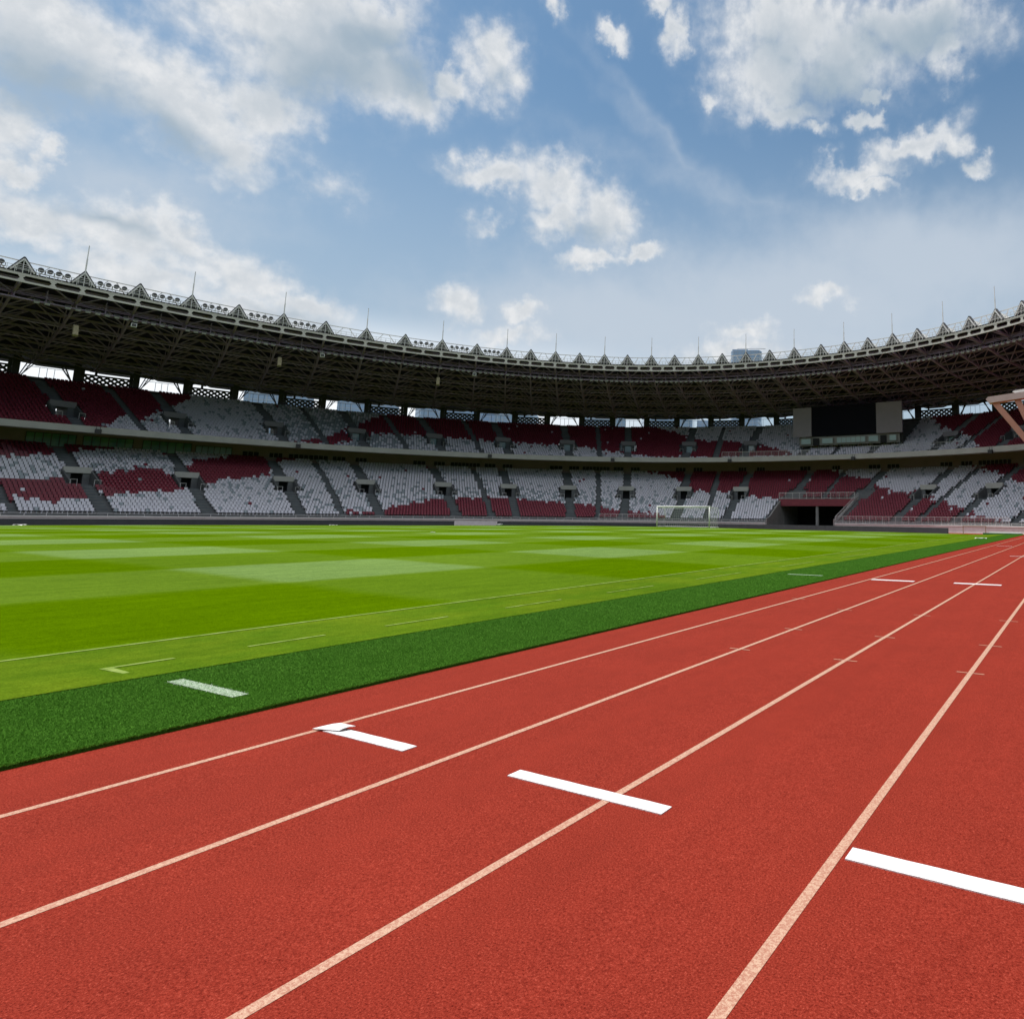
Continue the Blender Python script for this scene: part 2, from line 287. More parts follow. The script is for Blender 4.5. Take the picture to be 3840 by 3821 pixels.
    L.new(noise(60, 5, .75), bm.inputs['Height']); L.new(bm.outputs[0], b.inputs['Normal'])
    return m
GR_D = (.064, .126, .0004); GR_M = (.092, .160, .016); GR_L = (.128, .208, .064)
MT['grass'] = grass_mat()
MT['turf'] = mat('dark_turf', (.020, .068, .005), .98, noise=40, c2=(.032, .092, .010), bump=.8, bscale=90, spec=.0, scales=[(1.2, (.042, .105, .014), .25)])
MT['blade_d'] = mat('turf_fibre', (.080, .225, .022), .85, noise=3, c2=(.110, .270, .032), spec=.03)
MT['blade_l'] = mat('grass_blade', (.20, .30, .045), .6, noise=20, c2=(.32, .38, .09), spec=.3)
MT['blade_v'] = mat('pitch_blade', (.13, .27, .012), .6, noise=20, c2=(.19, .33, .03), spec=.3)
MT['chalk'] = mat('chalk_on_turf', (.50, .56, .46), .9, noise=45, c2=(.05, .14, .04), spec=0)
MT['pline'] = mat('worn_pitch_line', (.27, .34, .10), .95, noise=5, c2=(.12, .19, .025), spec=0)
MT['outer'] = mat('outer_ground', (.12, .12, .10), .9, noise=.05, c2=(.06, .09, .04))

# ------------------------------------------------------------------ mesh helpers
class MB:
    def __init__(s): s.v = []; s.f = []; s.m = []
    def quad(s, *p, mi=0):
        n = len(s.v); s.v += [tuple(q) for q in p]; s.f.append(tuple(range(n, n+len(p)))); s.m.append(mi)
    def hexa(s, c, mi=0):      # 8 corners: bottom 4 then top 4
        n = len(s.v); s.v += [tuple(q) for q in c]
        for f in ((3, 2, 1, 0), (4, 5, 6, 7), (0, 1, 5, 4), (1, 2, 6, 5), (2, 3, 7, 6), (3, 0, 4, 7)):
            s.f.append(tuple(n+i for i in f)); s.m.append(mi)
    def box(s, x0, x1, y0, y1, z0, z1, mi=0):
        s.hexa([(x0, y0, z0), (x1, y0, z0), (x1, y1, z0), (x0, y1, z0), (x0, y0, z1), (x1, y0, z1), (x1, y1, z1), (x0, y1, z1)], mi)
    def bar(s, a, b, w, h=None, up=(0, 0, 1), mi=0):
        a = Vector(a); b = Vector(b); d = b-a
        if d.length < 1e-6: return
        d.normalize(); up = Vector(up)
        if abs(d.dot(up)) > .98: up = Vector((1, 0, 0))
        sx = d.cross(up).normalized(); uz = sx.cross(d).normalized(); h = h or w
        sx *= w/2; uz *= h/2
        s.hexa([a-sx-uz, a+sx-uz, b+sx-uz, b-sx-uz, a-sx+uz, a+sx+uz, b+sx+uz, b-sx+uz], mi)
    def tube(s, a, b, r, n=8, mi=0):
        a = Vector(a); b = Vector(b); d = (b-a).normalized(); up = Vector((0, 0, 1)) if abs(d.z) < .9 else Vector((1, 0, 0))
        e1 = d.cross(up).normalized(); e2 = d.cross(e1); k = len(s.v)
        for p in (a, b):
            for i in range(n):
                t = 2*math.pi*i/n; s.v.append(tuple(p+r*(math.cos(t)*e1+math.sin(t)*e2)))
        for i in range(n):
            j = (i+1) % n; s.f.append((k+i, k+j, k+n+j, k+n+i)); s.m.append(mi)
        s.f.append(tuple(k+i for i in range(n))[::-1]); s.m.append(mi); s.f.append(tuple(k+n+i for i in range(n))); s.m.append(mi)
    def build(s, name, mats, parent=None, loc=None, smooth=False):
        me = bpy.data.meshes.new(name); v = s.v
        if loc is not None: v = [(p[0]-loc[0], p[1]-loc[1], p[2]-loc[2]) for p in v]
        me.from_pydata(v, [], s.f)
        if not isinstance(mats, (list, tuple)): mats = [mats]
        for m in mats: me.materials.append(m)
        if len(mats) > 1: me.polygons.foreach_set('material_index', s.m)
        if smooth: me.polygons.foreach_set('use_smooth', [True]*len(me.polygons))
        me.update(); o = bpy.data.objects.new(name, me); COL.objects.link(o)
        if loc is not None and parent is None: o.location = loc
        if parent is not None: o.parent = parent
        return o
def tag(o, label=None, cat=None, group=None, kind=None):
    if label: o['label'] = label
    if cat: o['category'] = cat
    if group: o['group'] = group
    if kind: o['kind'] = kind
    return o
def empty(name, loc=(0, 0, 0)):
    o = bpy.data.objects.new(name, None); o.location = loc; o.empty_display_size = .2; COL.objects.link(o); return o

# ------------------------------------------------------------------ plan geometry of the bowl
AF, BF, NF = 91.78, 110.29, 2.176      # parapet ring of the upper tier
AR, BR, NR = 72.99, 95.27, 2.170       # inner edge of the roof
def se(t, a, b, n):
    c, s = math.cos(math.radians(t)), math.sin(math.radians(t)); e = 2/n
    return CX+a*math.copysign(abs(c)**e, c), CY+b*math.copysign(abs(s)**e, s)
def ringp(t, off, z):
    x, y = se(t, AF+off, BF+off, NF); return Vector((x, y, z))
DTX = [0, 14, 40, 60, 74, 78, 81, 88, 91, 95, 101, 104, 108, 115, 122.5, 129.5, 136.8, 145.2, 152.7, 160.2, 167.1, 180, 220, 360]
DT = [0, 0, 0, -2.2, -1.9, -2.1, -1.9, -1.2, -.8, -.6, -.2, 1, .9, 1.6, 2.3, 3.2, 3.7, 3.1, 2.9, 2.7, 2.5, 2.2, 0, 0]
def standp(t, off, z):     # same ring, measured along the aisles
    return ringp(t+float(np.interp(t, DTX, DT))*(off+11)/20, off, z)
def roofp(t, k, z):
    a = AR+(AF+22-AR)*k; b = BR+(BF+22-BR)*k
    x, y = se(t, a, b, NR); return Vector((x, y, z))
def rho(x, y):
    return (abs((x-CX)/(AF-12.3))**NF+abs((y-CY)/(BF-12.3))**NF)**(1/NF)
def _ss(v): v = max(0, min(1, v)); return v*v*(3-2*v)
def gz(x, y):
    r = rho(x, y)
    if x > -9.4: h = .008*x
    else:
        u = (x+42.8)/33.4
        h = -.075+.235*max(0, 1-u*u)*(1-_ss((r-.52)/.24))
    r0 = .56+.22*_ss((x+16)/10)
    return h-.50*max(0, min(1, (r-r0)/(.93-r0)))
def inner_edge(x, r):      # half length in y of the ring of ratio r at x
    u = abs((x-CX)/((AF-12.3)*r))
    return (BF-12.3)*r*max(0, 1-u**NF)**(1/NF)
def sheet(name, r, x0, x1, dz, m, skirt=0):
    a = (AF-12.3)*r
    lo = max(x0, CX-a+.02); hi = min(x1, CX+a-.02)
    xs = [lo+(hi-lo)*i/110 for i in range(111)]; nj = 170
    v = []; f = []
    for x in xs:
        h = inner_edge(x, r)
        for j in range(nj+1):
            s = j/nj*2-1; s = math.copysign(abs(s)**1.15, s); y = CY+h*s; v.append((x, y, gz(x, y)+dz))
    for i in range(110):
        for j in range(nj):
            k = i*(nj+1)+j; f.append((k, k+nj+1, k+nj+2, k+1))
    if skirt:
        base = len(v); e = 110*(nj+1)
        for j in range(nj+1):
            x, y, z = v[e+j]; v.append((x+.004, y, z-skirt))
        for j in range(nj): f.append((e+j, base+j, base+j+1, e+j+1))
    b = MB(); b.v = v; b.f = f; b.m = [0]*len(f)
    o = b.build(name, m); o.data.polygons.foreach_set('use_smooth', [True]*len(o.data.polygons)); return o

# ------------------------------------------------------------------ ground
b = MB(); b.quad((-9000, -9000, -1.3), (9000, -9000, -1.3), (9000, 9000, -1.3), (-9000, 9000, -1.3))
tag(b.build('ground', MT['outer']), kind='structure')
tag(sheet('running_track', 1.0, -300, 300, 0, MT['track']), kind='structure')
tag(sheet('pitch_grass', .915, -300, -7.42, .030, MT['grass']), kind='structure')
tag(sheet('turf_border', .915, -7.44, -5.5, .024, MT['turf'], skirt=.03), kind='structure')
# painted lane lines: strips a few millimetres over the track
b = MB()
def strip(b, x0, x1, y0, y1, dz, n=1, mi=0, base=0.):
    for i in range(n):
        ya = y0+(y1-y0)*i/n; yb = y0+(y1-y0)*(i+1)/n
        za = lambda x, y: gz(x, y)+base+dz+max(0, y)*.0003
        b.quad((x0, ya, za(x0, ya)), (x1, ya, za(x1, ya)), (x1, yb, za(x1, yb)), (x0, yb, za(x0, yb)), mi=mi)
for k in range(9):
    x = -4.68+1.2205*k; strip(b, x-.0235, x+.0235, -20, inner_edge(x, 1)+CY-.5, .001, 120)
for k, y in ((1, 6.94), (2, 6.94), (3, 6.96), (4, 6.98), (1, 8.53), (2, 8.52), (3, 8.55), (4, 8.55), (1, 10.72), (2, 10.72), (3, 10.75), (0, 11.8)):
    x = -4.68+1.2205*k; strip(b, x-.125, x-.027, y-.012, y+.012, .001); strip(b, x+.027, x+.125, y-.012, y+.012, .001)
tag(b.build('lane_markings', MT['line']), kind='structure')
b = MB()
for x0, x1, y, w in ((-2.7, -1.68, 30.3, .06), (-4.4, -3.6, 42.1, .07), (-1.9, -1.0, 30.3, .06), (-.98, .05, 42.2, .07)): strip(b, x0, x1, y-w, y+w, .0045)
tag(b.build('track_marks', MT['tape']), kind='structure')
b = MB()
strip(b, -9.43, -9.37, -35, 70, .004, 160, base=.03)
for y0, y1 in ((4.25, 5.1), (5.9, 6.9), (8.0, 9.3), (10.6, 12.2), (14, 16.4), (19, 22), (25, 29)): strip(b, -8.18, -8.13, y0, y1, .004, 4, base=.03)
strip(b, -8.15, -8.09, 3.0, 3.55, .004, 1, base=.03)
z = gz(-8.1, 3)+.034; b.quad((-8.15, 2.97, z), (-7.74, 3.0, z), (-7.74, 3.05, z), (-8.13, 3.06, z))
tag(b.build('pitch_markings', MT['pline']), kind='structure')
b = MB(); strip(b, -7.05, -6.0, 3.05, 3.17, .003, base=.024); strip(b, -6.9, -5.95, 16.6, 16.72, .003, base=.024)
tag(b.build('turf_marking', MT['chalk']), kind='structure')

# blades of grass in front (uncountable: one object each)
def blades(name, n, fx, hlo, hhi, m, w=.0019, mats=None, white=None, base=.024):
    P = fx(n); n = len(P); h = rng.uniform(hlo, hhi, n); a = rng.uniform(0, math.pi*2, n); lean = rng.normal(0, .55, (n, 2))*h[:, None]
    z0 = np.array([gz(x, y) for x, y in P])+base-.002
    ww = w*(1+P[:, 1]*.10)
    dx = np.cos(a)*ww; dy = np.sin(a)*ww
    v = np.empty((n, 3, 3))
    v[:, 0] = np.stack([P[:, 0]-dx, P[:, 1]-dy, z0], 1); v[:, 1] = np.stack([P[:, 0]+dx, P[:, 1]+dy, z0], 1)
    v[:, 2] = np.stack([P[:, 0]+lean[:, 0], P[:, 1]+lean[:, 1], z0+h], 1)
    me = bpy.data.meshes.new(name); me.vertices.add(3*n); me.vertices.foreach_set('co', v.reshape(-1))
    me.loops.add(3*n); me.loops.foreach_set('vertex_index', np.arange(3*n, dtype=np.int32))
    me.polygons.add(n); me.polygons.foreach_set('loop_start', np.arange(0, 3*n, 3, dtype=np.int32)); me.polygons.foreach_set('loop_total', np.full(n, 3, dtype=np.int32))
    for q in (m if isinstance(m, list) else [m]): me.materials.append(q)
    if white is not None:
        idx = np.array([1 if white(x, y) else 0 for x, y in P], dtype=np.int32); me.polygons.foreach_set('material_index', idx)
    me.update(calc_edges=True); o = bpy.data.objects.new(name, me); COL.objects.link(o); return o
def fx_dark(n):
    y = 1.0+rng.exponential(7.5, n); y = y[y < 60]; n = len(y); x = -5.5-rng.random(n)*1.95
    e = rng.random(n) < .08; x[e] = -5.5-rng.random(e.sum())*.03
    return np.stack([x+.006, y], 1)
tag(blades('artificial_turf', 330000, fx_dark, .005, .015, [MT['blade_d'], MT['white']], white=lambda x, y: -7.05 < x < -6.0 and 3.04 < y-(x+6.5)*.02 < 3.18 and random.random() < .50), 'dark green artificial turf fibres along the inside of the red track', 'turf', kind='stuff')

# white tapes across the lanes
def tape(x0, x1, y, w, label, curl=False, th=.002, tilt=0.):
    b = MB(); n = 14
    top = lambda i: .0035+th+.0006*math.sin(i*1.7)
    zz = [top(i) for i in range(n+1)]
    for i in range(n):
        xa = x0+(x1-x0)*i/n; xb = x0+(x1-x0)*(i+1)/n
        ja = 0
        ya = y+tilt*(i/n); yb = y+tilt*((i+1)/n)
        za, zb = gz(xa, y), gz(xb, y)
        b.hexa([(xa, ya-w/2, za), (xb, yb-w/2, zb), (xb, yb+w/2, zb), (xa, ya+w/2, za), (xa, ya-w/2, za+zz[i]), (xb, yb-w/2, zb+zz[i+1]), (xb, yb+w/2, zb+zz[i+1]), (xa, ya+w/2, za+zz[i])])
    o = b.build('lane_tape', MT['tape'], loc=((x0+x1)/2, y, 0))
    tag(o, label, 'marking tape', 'white tapes laid across the lanes')
    if curl:
        b = MB(); L0 = (x1+x0)/2; ox, oy = (x0+x1)/2, y
        z0 = gz(x0, y); rows_ = [((-4.700, 2.915, .010), (-4.50, 2.975, .012)), ((-4.675, 2.965, .016), (-4.49, 3.00, .022)), ((-4.645, 3.02, .022), (-4.48, 3.035, .026)), ((-4.62, 3.06, .022), (-4.46, 3.065, .024))]
        for (a0, a1), (c0, c1) in zip(rows_[:-1], rows_[1:]):
            q = [(v[0]-ox, v[1]-oy, v[2]+z0) for v in (a0, a1, c1, c0)]
            b.hexa(q+[(v[0], v[1], v[2]+.004) for v in q])
        b.build('folded_end', MT['tape'], o)
    return o
tape(-4.62, -3.80, 2.99, .105, 'short white tape on the innermost lane with its left end peeled up and folded', curl=True)
tape(-2.93, -1.90, 3.01, .098, 'white tape crossing a lane line in the middle of the foreground')
tape(-.975, .12, 3.03, .112, 'white tape running out of the right edge of the photo')
tape(-4.62, -3.60, 16.5, .19, 'far white tape beside the inside lane line, on the left of the distant pair', th=.006)
tape(-2.70, -1.68, 16.55, .19, 'far white tape crossing a lane line, on the right of the distant pair', th=.006)

# ------------------------------------------------------------------ seating bowl
T_AISLE = [172.1, 160.2, 152.7, 145.2, 136.8, 129.5, 122.5, 115.3, 108, 101.1, 93.4, 88.0, 81.1, 73.9, 67.1, 60, 53]   # placeholders refined below
WIDE = [195, 188, 181, 174.6, 167.1, 160.2, 152.7, 145.2, 136.8, 129.5, 122.5, 115.3, 108.0, 101.1, 94.3, 87.6, 81.1, 73.9, 67.1, 60.3, 53.5, 46.7]
THIN = [184.6, 172.1, 148.9, 132.6, 118.8, 104.0, 91.0, 78.3, 63.7, 50]
THIN_U = THIN+[163.2, 140.8]
LV_ROWS = 24; LO0, LT, LZ0, LR = -11.3, .84, .95, .437
UP_ROWS = 21; UO0, UT, UZ0, UR = 1.3, .82, 13.75, .44
T0, T1 = 44, 198                                  # part of the bowl that carries seats
PORTAL = (87.7, 95.6); PORTAL_ROWS = 10
LVOM_R = (10, 14); UVOM_R = (5, 9); VOM_HW = 1.75    # rows cut out by a vomitory, half width in m
def arc(t, off):      # metres per degree along the ring
    return (standp(t+.25, off, 0)-standp(t-.25, off, 0)).length/.5
def tsteps(t0, t1, d=1.0):
    n = max(1, int(round(abs(t1-t0)/d))); return [t0+(t1-t0)*i/n for i in range(n+1)]
def sweep(b, prof, ts, P=standp, closed=False, mi=0):
    base = len(b.v); n = len(prof)
    for t in ts:
        for (o, z) in prof: b.v.append(tuple(P(t, o, z)))
    for i in range(len(ts)-1):
        for j in range(n-1 if not closed else n):
            k = (j+1) % n; b.f.append((base+i*n+j, base+(i+1)*n+j, base+(i+1)*n+k, base+i*n+k)); b.m.append(mi)
grand = empty('grandstand', (CX, CY, 0))
tag(grand, 'two-tier oval grandstand bowl with red and white seating and concrete parapets', 'grandstand')
grand_inv = Vector((CX, CY, 0))
def gb(b, name, m, **k):       # build a part of the grandstand (its empty sits in the centre of the pitch)
    b.v = [(p[0]-CX, p[1]-CY, p[2]) for p in b.v]
    o = b.build(name, m, grand, **k); return o
def vom_cut(t, tw, off): return abs(t-tw)*arc(tw, off) < VOM_HW
def terrace(name, rows, o0, tr, z0, rr, voms, vr, portal=None):
    b = MB()
    cuts = sorted(set([0, 360]+[T0, T1]+([PORTAL[0], PORTAL[1]] if portal else [])+[x for w in voms for x in (w-VOM_HW/arc(w, o0+vr[0]*tr), w+VOM_HW/arc(w, o0+vr[0]*tr))]))
    for a, c in zip(cuts[:-1], cuts[1:]):
        mid = (a+c)/2; skip = []
        if portal and PORTAL[0] < mid < PORTAL[1]: skip = [(0, PORTAL_ROWS)]
        for w in voms:
            if abs(mid-w) < .3: skip.append(vr)
        runs = []; r = 0; segs = []
        rowset = [i for i in range(rows) if not any(s[0] <= i < s[1] for s in skip)]
        start = None
        for i in range(rows+1):
            if i in rowset and start is None: start = i
            if (i not in rowset) and start is not None: segs.append((start, i)); start = None
        for s0, s1 in segs:
            prof = []
            for i in range(s0, s1):
                o = o0+i*tr; z = z0+i*rr
                prof += [(o, z-(rr if i > s0 or s0 == 0 else 0)), (o, z)]
            prof.append((o0+s1*tr, z0+(s1-1)*rr))
            sweep(b, prof, tsteps(a, c, 1.5))
    return gb(b, name, MT['terrace'])
VIS_W = [w for w in WIDE if T0 < w < T1]
LVOM = [w for w in VIS_W]
UVOM = [w for w in VIS_W if not 85 < w < 96]
terrace('lower_terrace', LV_ROWS, LO0, LT, LZ0, LR, [w for w in LVOM if not (PORTAL[0]-.5 < w < PORTAL[1]+.5)], LVOM_R, portal=True)
terrace('upper_terrace', UP_ROWS, UO0, UT, UZ0, UR, UVOM, UVOM_R)
# stair flights up the aisles
def stairs(rows, o0, tr, z0, rr, ts, w, skipv, name, portal):
    for t in ts:
        if portal and PORTAL[0]-.4 < t < PORTAL[1]+.4: r0 = PORTAL_ROWS
        else: r0 = 0
        b = MB()
        for i in range(r0, rows):
            if skipv and t in skipv[0] and skipv[1][0] <= i < skipv[1][1]:
                if b.v: gb(b, name, MT['stair']); b = MB()
                continue
            for h in (0, 1):
                o = o0+i*tr+h*tr/2; z = z0+i*rr+.012+(.0 if h == 0 else rr/2)
                if i == rows-1 and h: continue
                hw = w/2/arc(t, o)
                p = [standp(t-hw, o, 0), standp(t+hw, o, 0), standp(t+hw, o+tr/2+.01, 0), standp(t-hw, o+tr/2+.01, 0)]
                b.hexa([(q.x, q.y, z-.2) for q in p]+[(q.x, q.y, z) for q in p])
        gb(b, name, MT['stair'])
stairs(LV_ROWS, LO0, LT, LZ0, LR, [w for w in WIDE if T0 < w < T1], 1.35, (LVOM, LVOM_R), 'stair_flight', True)
stairs(UP_ROWS, UO0, UT, UZ0, UR, [w for w in WIDE if T0 < w < T1 and not 86 < w < 96], 1.35, (UVOM, UVOM_R), 'stair_flight', False)
stairs(LV_ROWS, LO0, LT, LZ0, LR, [w for w in THIN if T0 < w < T1], .75, None, 'narrow_stair', True)
stairs(UP_ROWS, UO0, UT, UZ0, UR, [w for w in THIN_U if T0 < w < T1], .75, None, 'narrow_stair', False)
# vomitories: concrete mouth, lintel, walls; upper ones open to the daylight behind the stand
def vomitory(t, o0, tr, z0, rr, vr, see):
    hw0 = VOM_HW/arc(t, o0+vr[0]*tr)
    oa = o0+vr[0]*tr; ob = o0+vr[1]*tr; zf = z0+(vr[0]-1)*rr+.02; zt = z0+(vr[1]-1)*rr+(.0)
    b = MB(); w = VOM_HW
    loc = standp(t, oa, 0); er = (standp(t, ob, 0)-standp(t, oa, 0)).normalized(); et = Vector((-er.y, er.x, 0))
    def P(s, r, z): q = loc+et*s+er*r; return (q.x, q.y, z)
    D = (ob-oa)
    def bx(s0, s1, r0, r1, za, zb, mi=0):
        b.hexa([P(s0, r0, za), P(s1, r0, za), P(s1, r1, za), P(s0, r1, za), P(s0, r0, zb), P(s1, r0, zb), P(s1, r1, zb), P(s0, r1, zb)], mi)
    top = z0+vr[1]*rr+.45
    # raking side walls
    for sgn in (-1, 1):
        s0, s1 = sorted((sgn*w*1.02, sgn*(w*1.02-.22)))
        b.hexa([P(s0, -.02, zf-.6), P(s1, -.02, zf-.6), P(s1, D, zf-.6), P(s0, D, zf-.6), P(s0, -.02, zf+.75), P(s1, -.02, zf+.75), P(s1, D, top), P(s0, D, top)])
    bx(-w, w, 0, D+3.5 if see else D+1.2, zf-.3, zf)          # floor
    dw = .72
    hd = zf+2.05
    bx(-w+.22, -dw, D-.25, D, zf, hd); bx(dw, w-.22, D-.25, D, zf, hd)       # jambs
    o = gb(b, 'vomitory', MT['terrace'])
    b = MB(); bx(-w+.1, w-.1, D-.42, D+.05, hd, top+.35)
    b.v = [(p[0]-CX, p[1]-CY, p[2]) for p in b.v]; b.build('lintel', MT['fascia'] if see is None else MT['panel'], o)
    b = MB(); dep = 3.5 if see else 1.2
    for sgn in (-1, 1):
        s0, s1 = sorted((sgn*dw, sgn*(dw+.15))); bx(s0, s1, D, D+dep, zf, hd+.1)
    bx(-dw-.15, dw+.15, D, D+dep, hd, hd+.15)
    if not see: bx(-dw, dw, D+dep-.1, D+dep, zf, hd)
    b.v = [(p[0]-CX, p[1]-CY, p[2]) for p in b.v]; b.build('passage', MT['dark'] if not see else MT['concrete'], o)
    if see == 2:
        b = MB(); bx(-dw, dw, D+.3, D+.34, zf, hd)
        b.v = [(p[0]-CX, p[1]-CY, p[2]) for p in b.v]; b.build('glazed_door', MT['glass_l'], o)
    # railing at the mouth
    for sgn in (-1, 1):
        b = MB()
        for s in (1.0, 1.75): b.bar(P(sgn*s, -.25, zf), P(sgn*s, -.25, zf+1.0), .05)
        b.bar(P(sgn*.98, -.25, zf+1.0), P(sgn*1.77, -.25, zf+1.0), .05)
        b.v = [(p[0]-CX, p[1]-CY, p[2]) for p in b.v]; b.build('railing', MT['steel_l'], o)
for w in LVOM:
    if not (PORTAL[0]-.5 < w < PORTAL[1]+.5): vomitory(w, LO0, LT, LZ0, LR, LVOM_R, None)
for w in UVOM: vomitory(w, UO0, UT, UZ0, UR, UVOM_R, 1 if w > 150 else 2)
# parapet band, soffit, back walls
b = MB(); sweep(b, [(-.3, 13.14), (-.3, 14.12), (.15, 14.12), (.15, 13.6), (1.35, 13.4), (1.35, 13.14)], tsteps(0, 360, 1.5), closed=True)
gb(b, 'parapet', MT['fascia'])
b = MB(); sweep(b, [(1.35, 13.142), (9.0, 14.0)], tsteps(0, 360, 1.5)); gb(b, 'soffit', MT['beige'])
b = MB(); sweep(b, [(8.86, 10.9), (8.86, 14.1)], tsteps(0, 360, 1.5)); back = gb(b, 'back_wall', MT['beige'])
b = MB(); sweep(b, [(18.5, 22.3), (18.5, 23.1), (18.8, 23.1), (18.8, 21.)], tsteps(0, 360, 1.5)); gb(b, 'rear_parapet', MT['steel_d'])
b = MB()
for i in range(2): sweep(b, [(18.3, 23.2), (26, 23.2)] if i == 0 else [(26, 14.0), (26, -1.2)], tsteps(0, 360, 2), P=ringp)
gb(b, 'outer_wall', MT['concrete'])
def flat_panel(t0, t1, off, z0, z1, name, m, parent, depth=.1, split=0, frame=None, P=ringp):
    b = MB(); a = P(t0, off, 0); c = P(t1, off, 0); d = (c-a); ln = d.length; d.normalize(); nrm = Vector((-d.y, d.x, 0))
    if nrm.dot(Vector((CX, CY, 0))-a) < 0: nrm = -nrm
    def hx(s0, s1, za, zb, r0, r1, bb):
        q = [a+d*s0+nrm*r0, a+d*s1+nrm*r0, a+d*s1+nrm*r1, a+d*s0+nrm*r1]
        bb.hexa([(p.x-CX, p.y-CY, za) for p in q]+[(p.x-CX, p.y-CY, zb) for p in q])
    hx(0, ln, z0, z1, 0, depth, b); o = b.build(name, m, parent)
    if frame:
        b = MB(); n = split or 1
        for i in range(n+1): hx(max(-.06, ln*i/n-.05), min(ln+.06, ln*i/n+.05), z0-.08, z1+.08, depth+.002, depth+.06, b)
        hx(-.06, ln+.06, z0-.1, z0, depth+.004, depth+.07, b); hx(-.06, ln+.06, z1, z1+.1, depth+.004, depth+.07, b)
        b.build('frame', frame, o)
    return o
VIPW = [(171.1, 168.5), (168.1, 165.2), (164.6, 161.4)]
for a, c in VIPW: flat_panel(a, c, 8.84, 11.35, 13.25, 'window', MT['glass'], grand, .06, 6, MT['steel_d'])
for a, c in ((161.1, 158.5), (176, 173.5), (180, 176.4)): flat_panel(a, c, 8.84, 11.8, 13.0, 'window', MT['glass_l'], grand, .06, 6, MT['steel_d'])
LOUV = [(157.7, 156.4), (155.6, 154.5), (154.0, 150.6), (150.2, 149.0), (148.1, 147.0), (142.4, 141.1), (140.2, 139.0), (138.4, 135.1), (134.6, 133.3), (132.5, 131.3), (126.8, 125.2), (124.4, 123.1), (122.7, 119.2), (118.7, 117.4), (116.5, 115.3), (110.6, 109.3), (108.3, 107.1), (102.5, 101.5), (100.2, 99.2), (95.0, 93.8), (91.5, 90.7), (88.1, 86.9), (86.2, 84.9), (80.6, 79.3), (78.4, 77.2), (76.6, 73.2), (72, 70), (69, 66), (64, 61)]
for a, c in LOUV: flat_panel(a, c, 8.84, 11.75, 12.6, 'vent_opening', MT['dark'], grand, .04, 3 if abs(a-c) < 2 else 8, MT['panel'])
# perimeter wall with white coping and rails
wall = empty('perimeter_wall', (CX, CY, 0)); tag(wall, 'white perimeter wall with steel railing in front of the lowest seat row', 'wall')
def wb(b, name, m):
    b.v = [(p[0]-CX, p[1]-CY, p[2]) for p in b.v]; return b.build(name, m, wall)
ts = [t for t in tsteps(0, 360, 1.2)]
tw = [t for t in ts if not PORTAL[0] < t < PORTAL[1]]
b = MB()
for a, c in ((0, PORTAL[0]), (PORTAL[1], 360)): sweep(b, [(-12.3, -.9), (-12.3, .46), (-11.9, .46), (-11.9, .5), (-11.3, .5)], tsteps(a, c, 1.2))
wb(b, 'wall', MT['white'])
b = MB()
for a, c in ((0, PORTAL[0]), (PORTAL[1], 360)): sweep(b, [(-12.42, .47), (-12.42, .66), (-11.75, .66), (-11.75, .47)], tsteps(a, c, 1.2), closed=True)
wb(b, 'coping', MT['white'])
b = MB()
for a, c in ((T0, PORTAL[0]), (PORTAL[1], T1)): sweep(b, [(-11.95, 1.0), (-11.95, 1.06), (-11.89, 1.06), (-11.89, 1.0)], tsteps(a, c, 1.2), closed=True)
t = T0
while t < T1:
    if not PORTAL[0] < t < PORTAL[1]: p = standp(t, -11.92, 0); b.bar((p.x, p.y, .65), (p.x, p.y, 1.02), .05)
    t += 1.15
wb(b, 'handrail', MT['steel_l'])
def railing(t0, t1, off, z0, h, name, parent, dt=.75, P=standp, r=.06, fine=True):
    b = MB(); n = max(1, int(round((t1-t0)/dt))); ps = [P(t0+(t1-t0)*i/n, off, 0) for i in range(n+1)]
    for i, p in enumerate(ps):
        b.bar((p.x-CX, p.y-CY, z0), (p.x-CX, p.y-CY, z0+h), r*1.1)
        if i < n:
            q = ps[i+1]
            for zz in (z0+h, z0+.12): b.bar((p.x-CX, p.y-CY, zz), (q.x-CX, q.y-CY, zz), r)
            if fine:
                for k in range(1, 6):
                    s = p.lerp(q, k/6); b.bar((s.x-CX, s.y-CY, z0+.12), (s.x-CX, s.y-CY, z0+h), .022)
    return b.build(name, MT['steel_l'], parent)
railing(67.1, 87.6, -12.2, .66, 1.25, 'guard_rail', wall, .78)
railing(110.6, 118.6, -12.2, .66, 1.25, 'guard_rail', wall, .78)
# tunnel portal under the lower tier
b = MB()
pa, pc = PORTAL
zc = LZ0+(PORTAL_ROWS-1)*LR; oe = LO0+PORTAL_ROWS*LT
ob_ = oe+9
for t, s in ((pa, 1), (pc, -1)):
    prof = [(-12.3, -.9), (oe, -.9)]
    P0 = [ringp(0, 0, 0)]
    a0, a1 = standp(t, -12.35, -.9), standp(t, ob_, -.9)
    for i in range(10):      # raking wall steps along the cut rows
        o1 = LO0+i*LT; o2 = o1+LT+.02; z = LZ0+i*LR+.38; th = .12*s
        q = [standp(t, o1 if i else -12.3, 0), standp(t, o2, 0), standp(t+th*1.6, o2, 0), standp(t+th*1.6, o1 if i else -12.3, 0)]
        b.hexa([(p.x, p.y, -.9) for p in q]+[(q[0].x, q[0].y, z), (q[1].x, q[1].y, z+LR), (q[2].x, q[2].y, z+LR), (q[3].x, q[3].y, z)])
    q = [standp(t, oe, 0), standp(t, ob_, 0), standp(t+.2*s, ob_, 0), standp(t+.2*s, oe, 0)]
    b.hexa([(p.x, p.y, -.9) for p in q]+[(p.x, p.y, zc) for p in q])
    gb(b, 'portal_wall', MT['concrete']); b = MB()
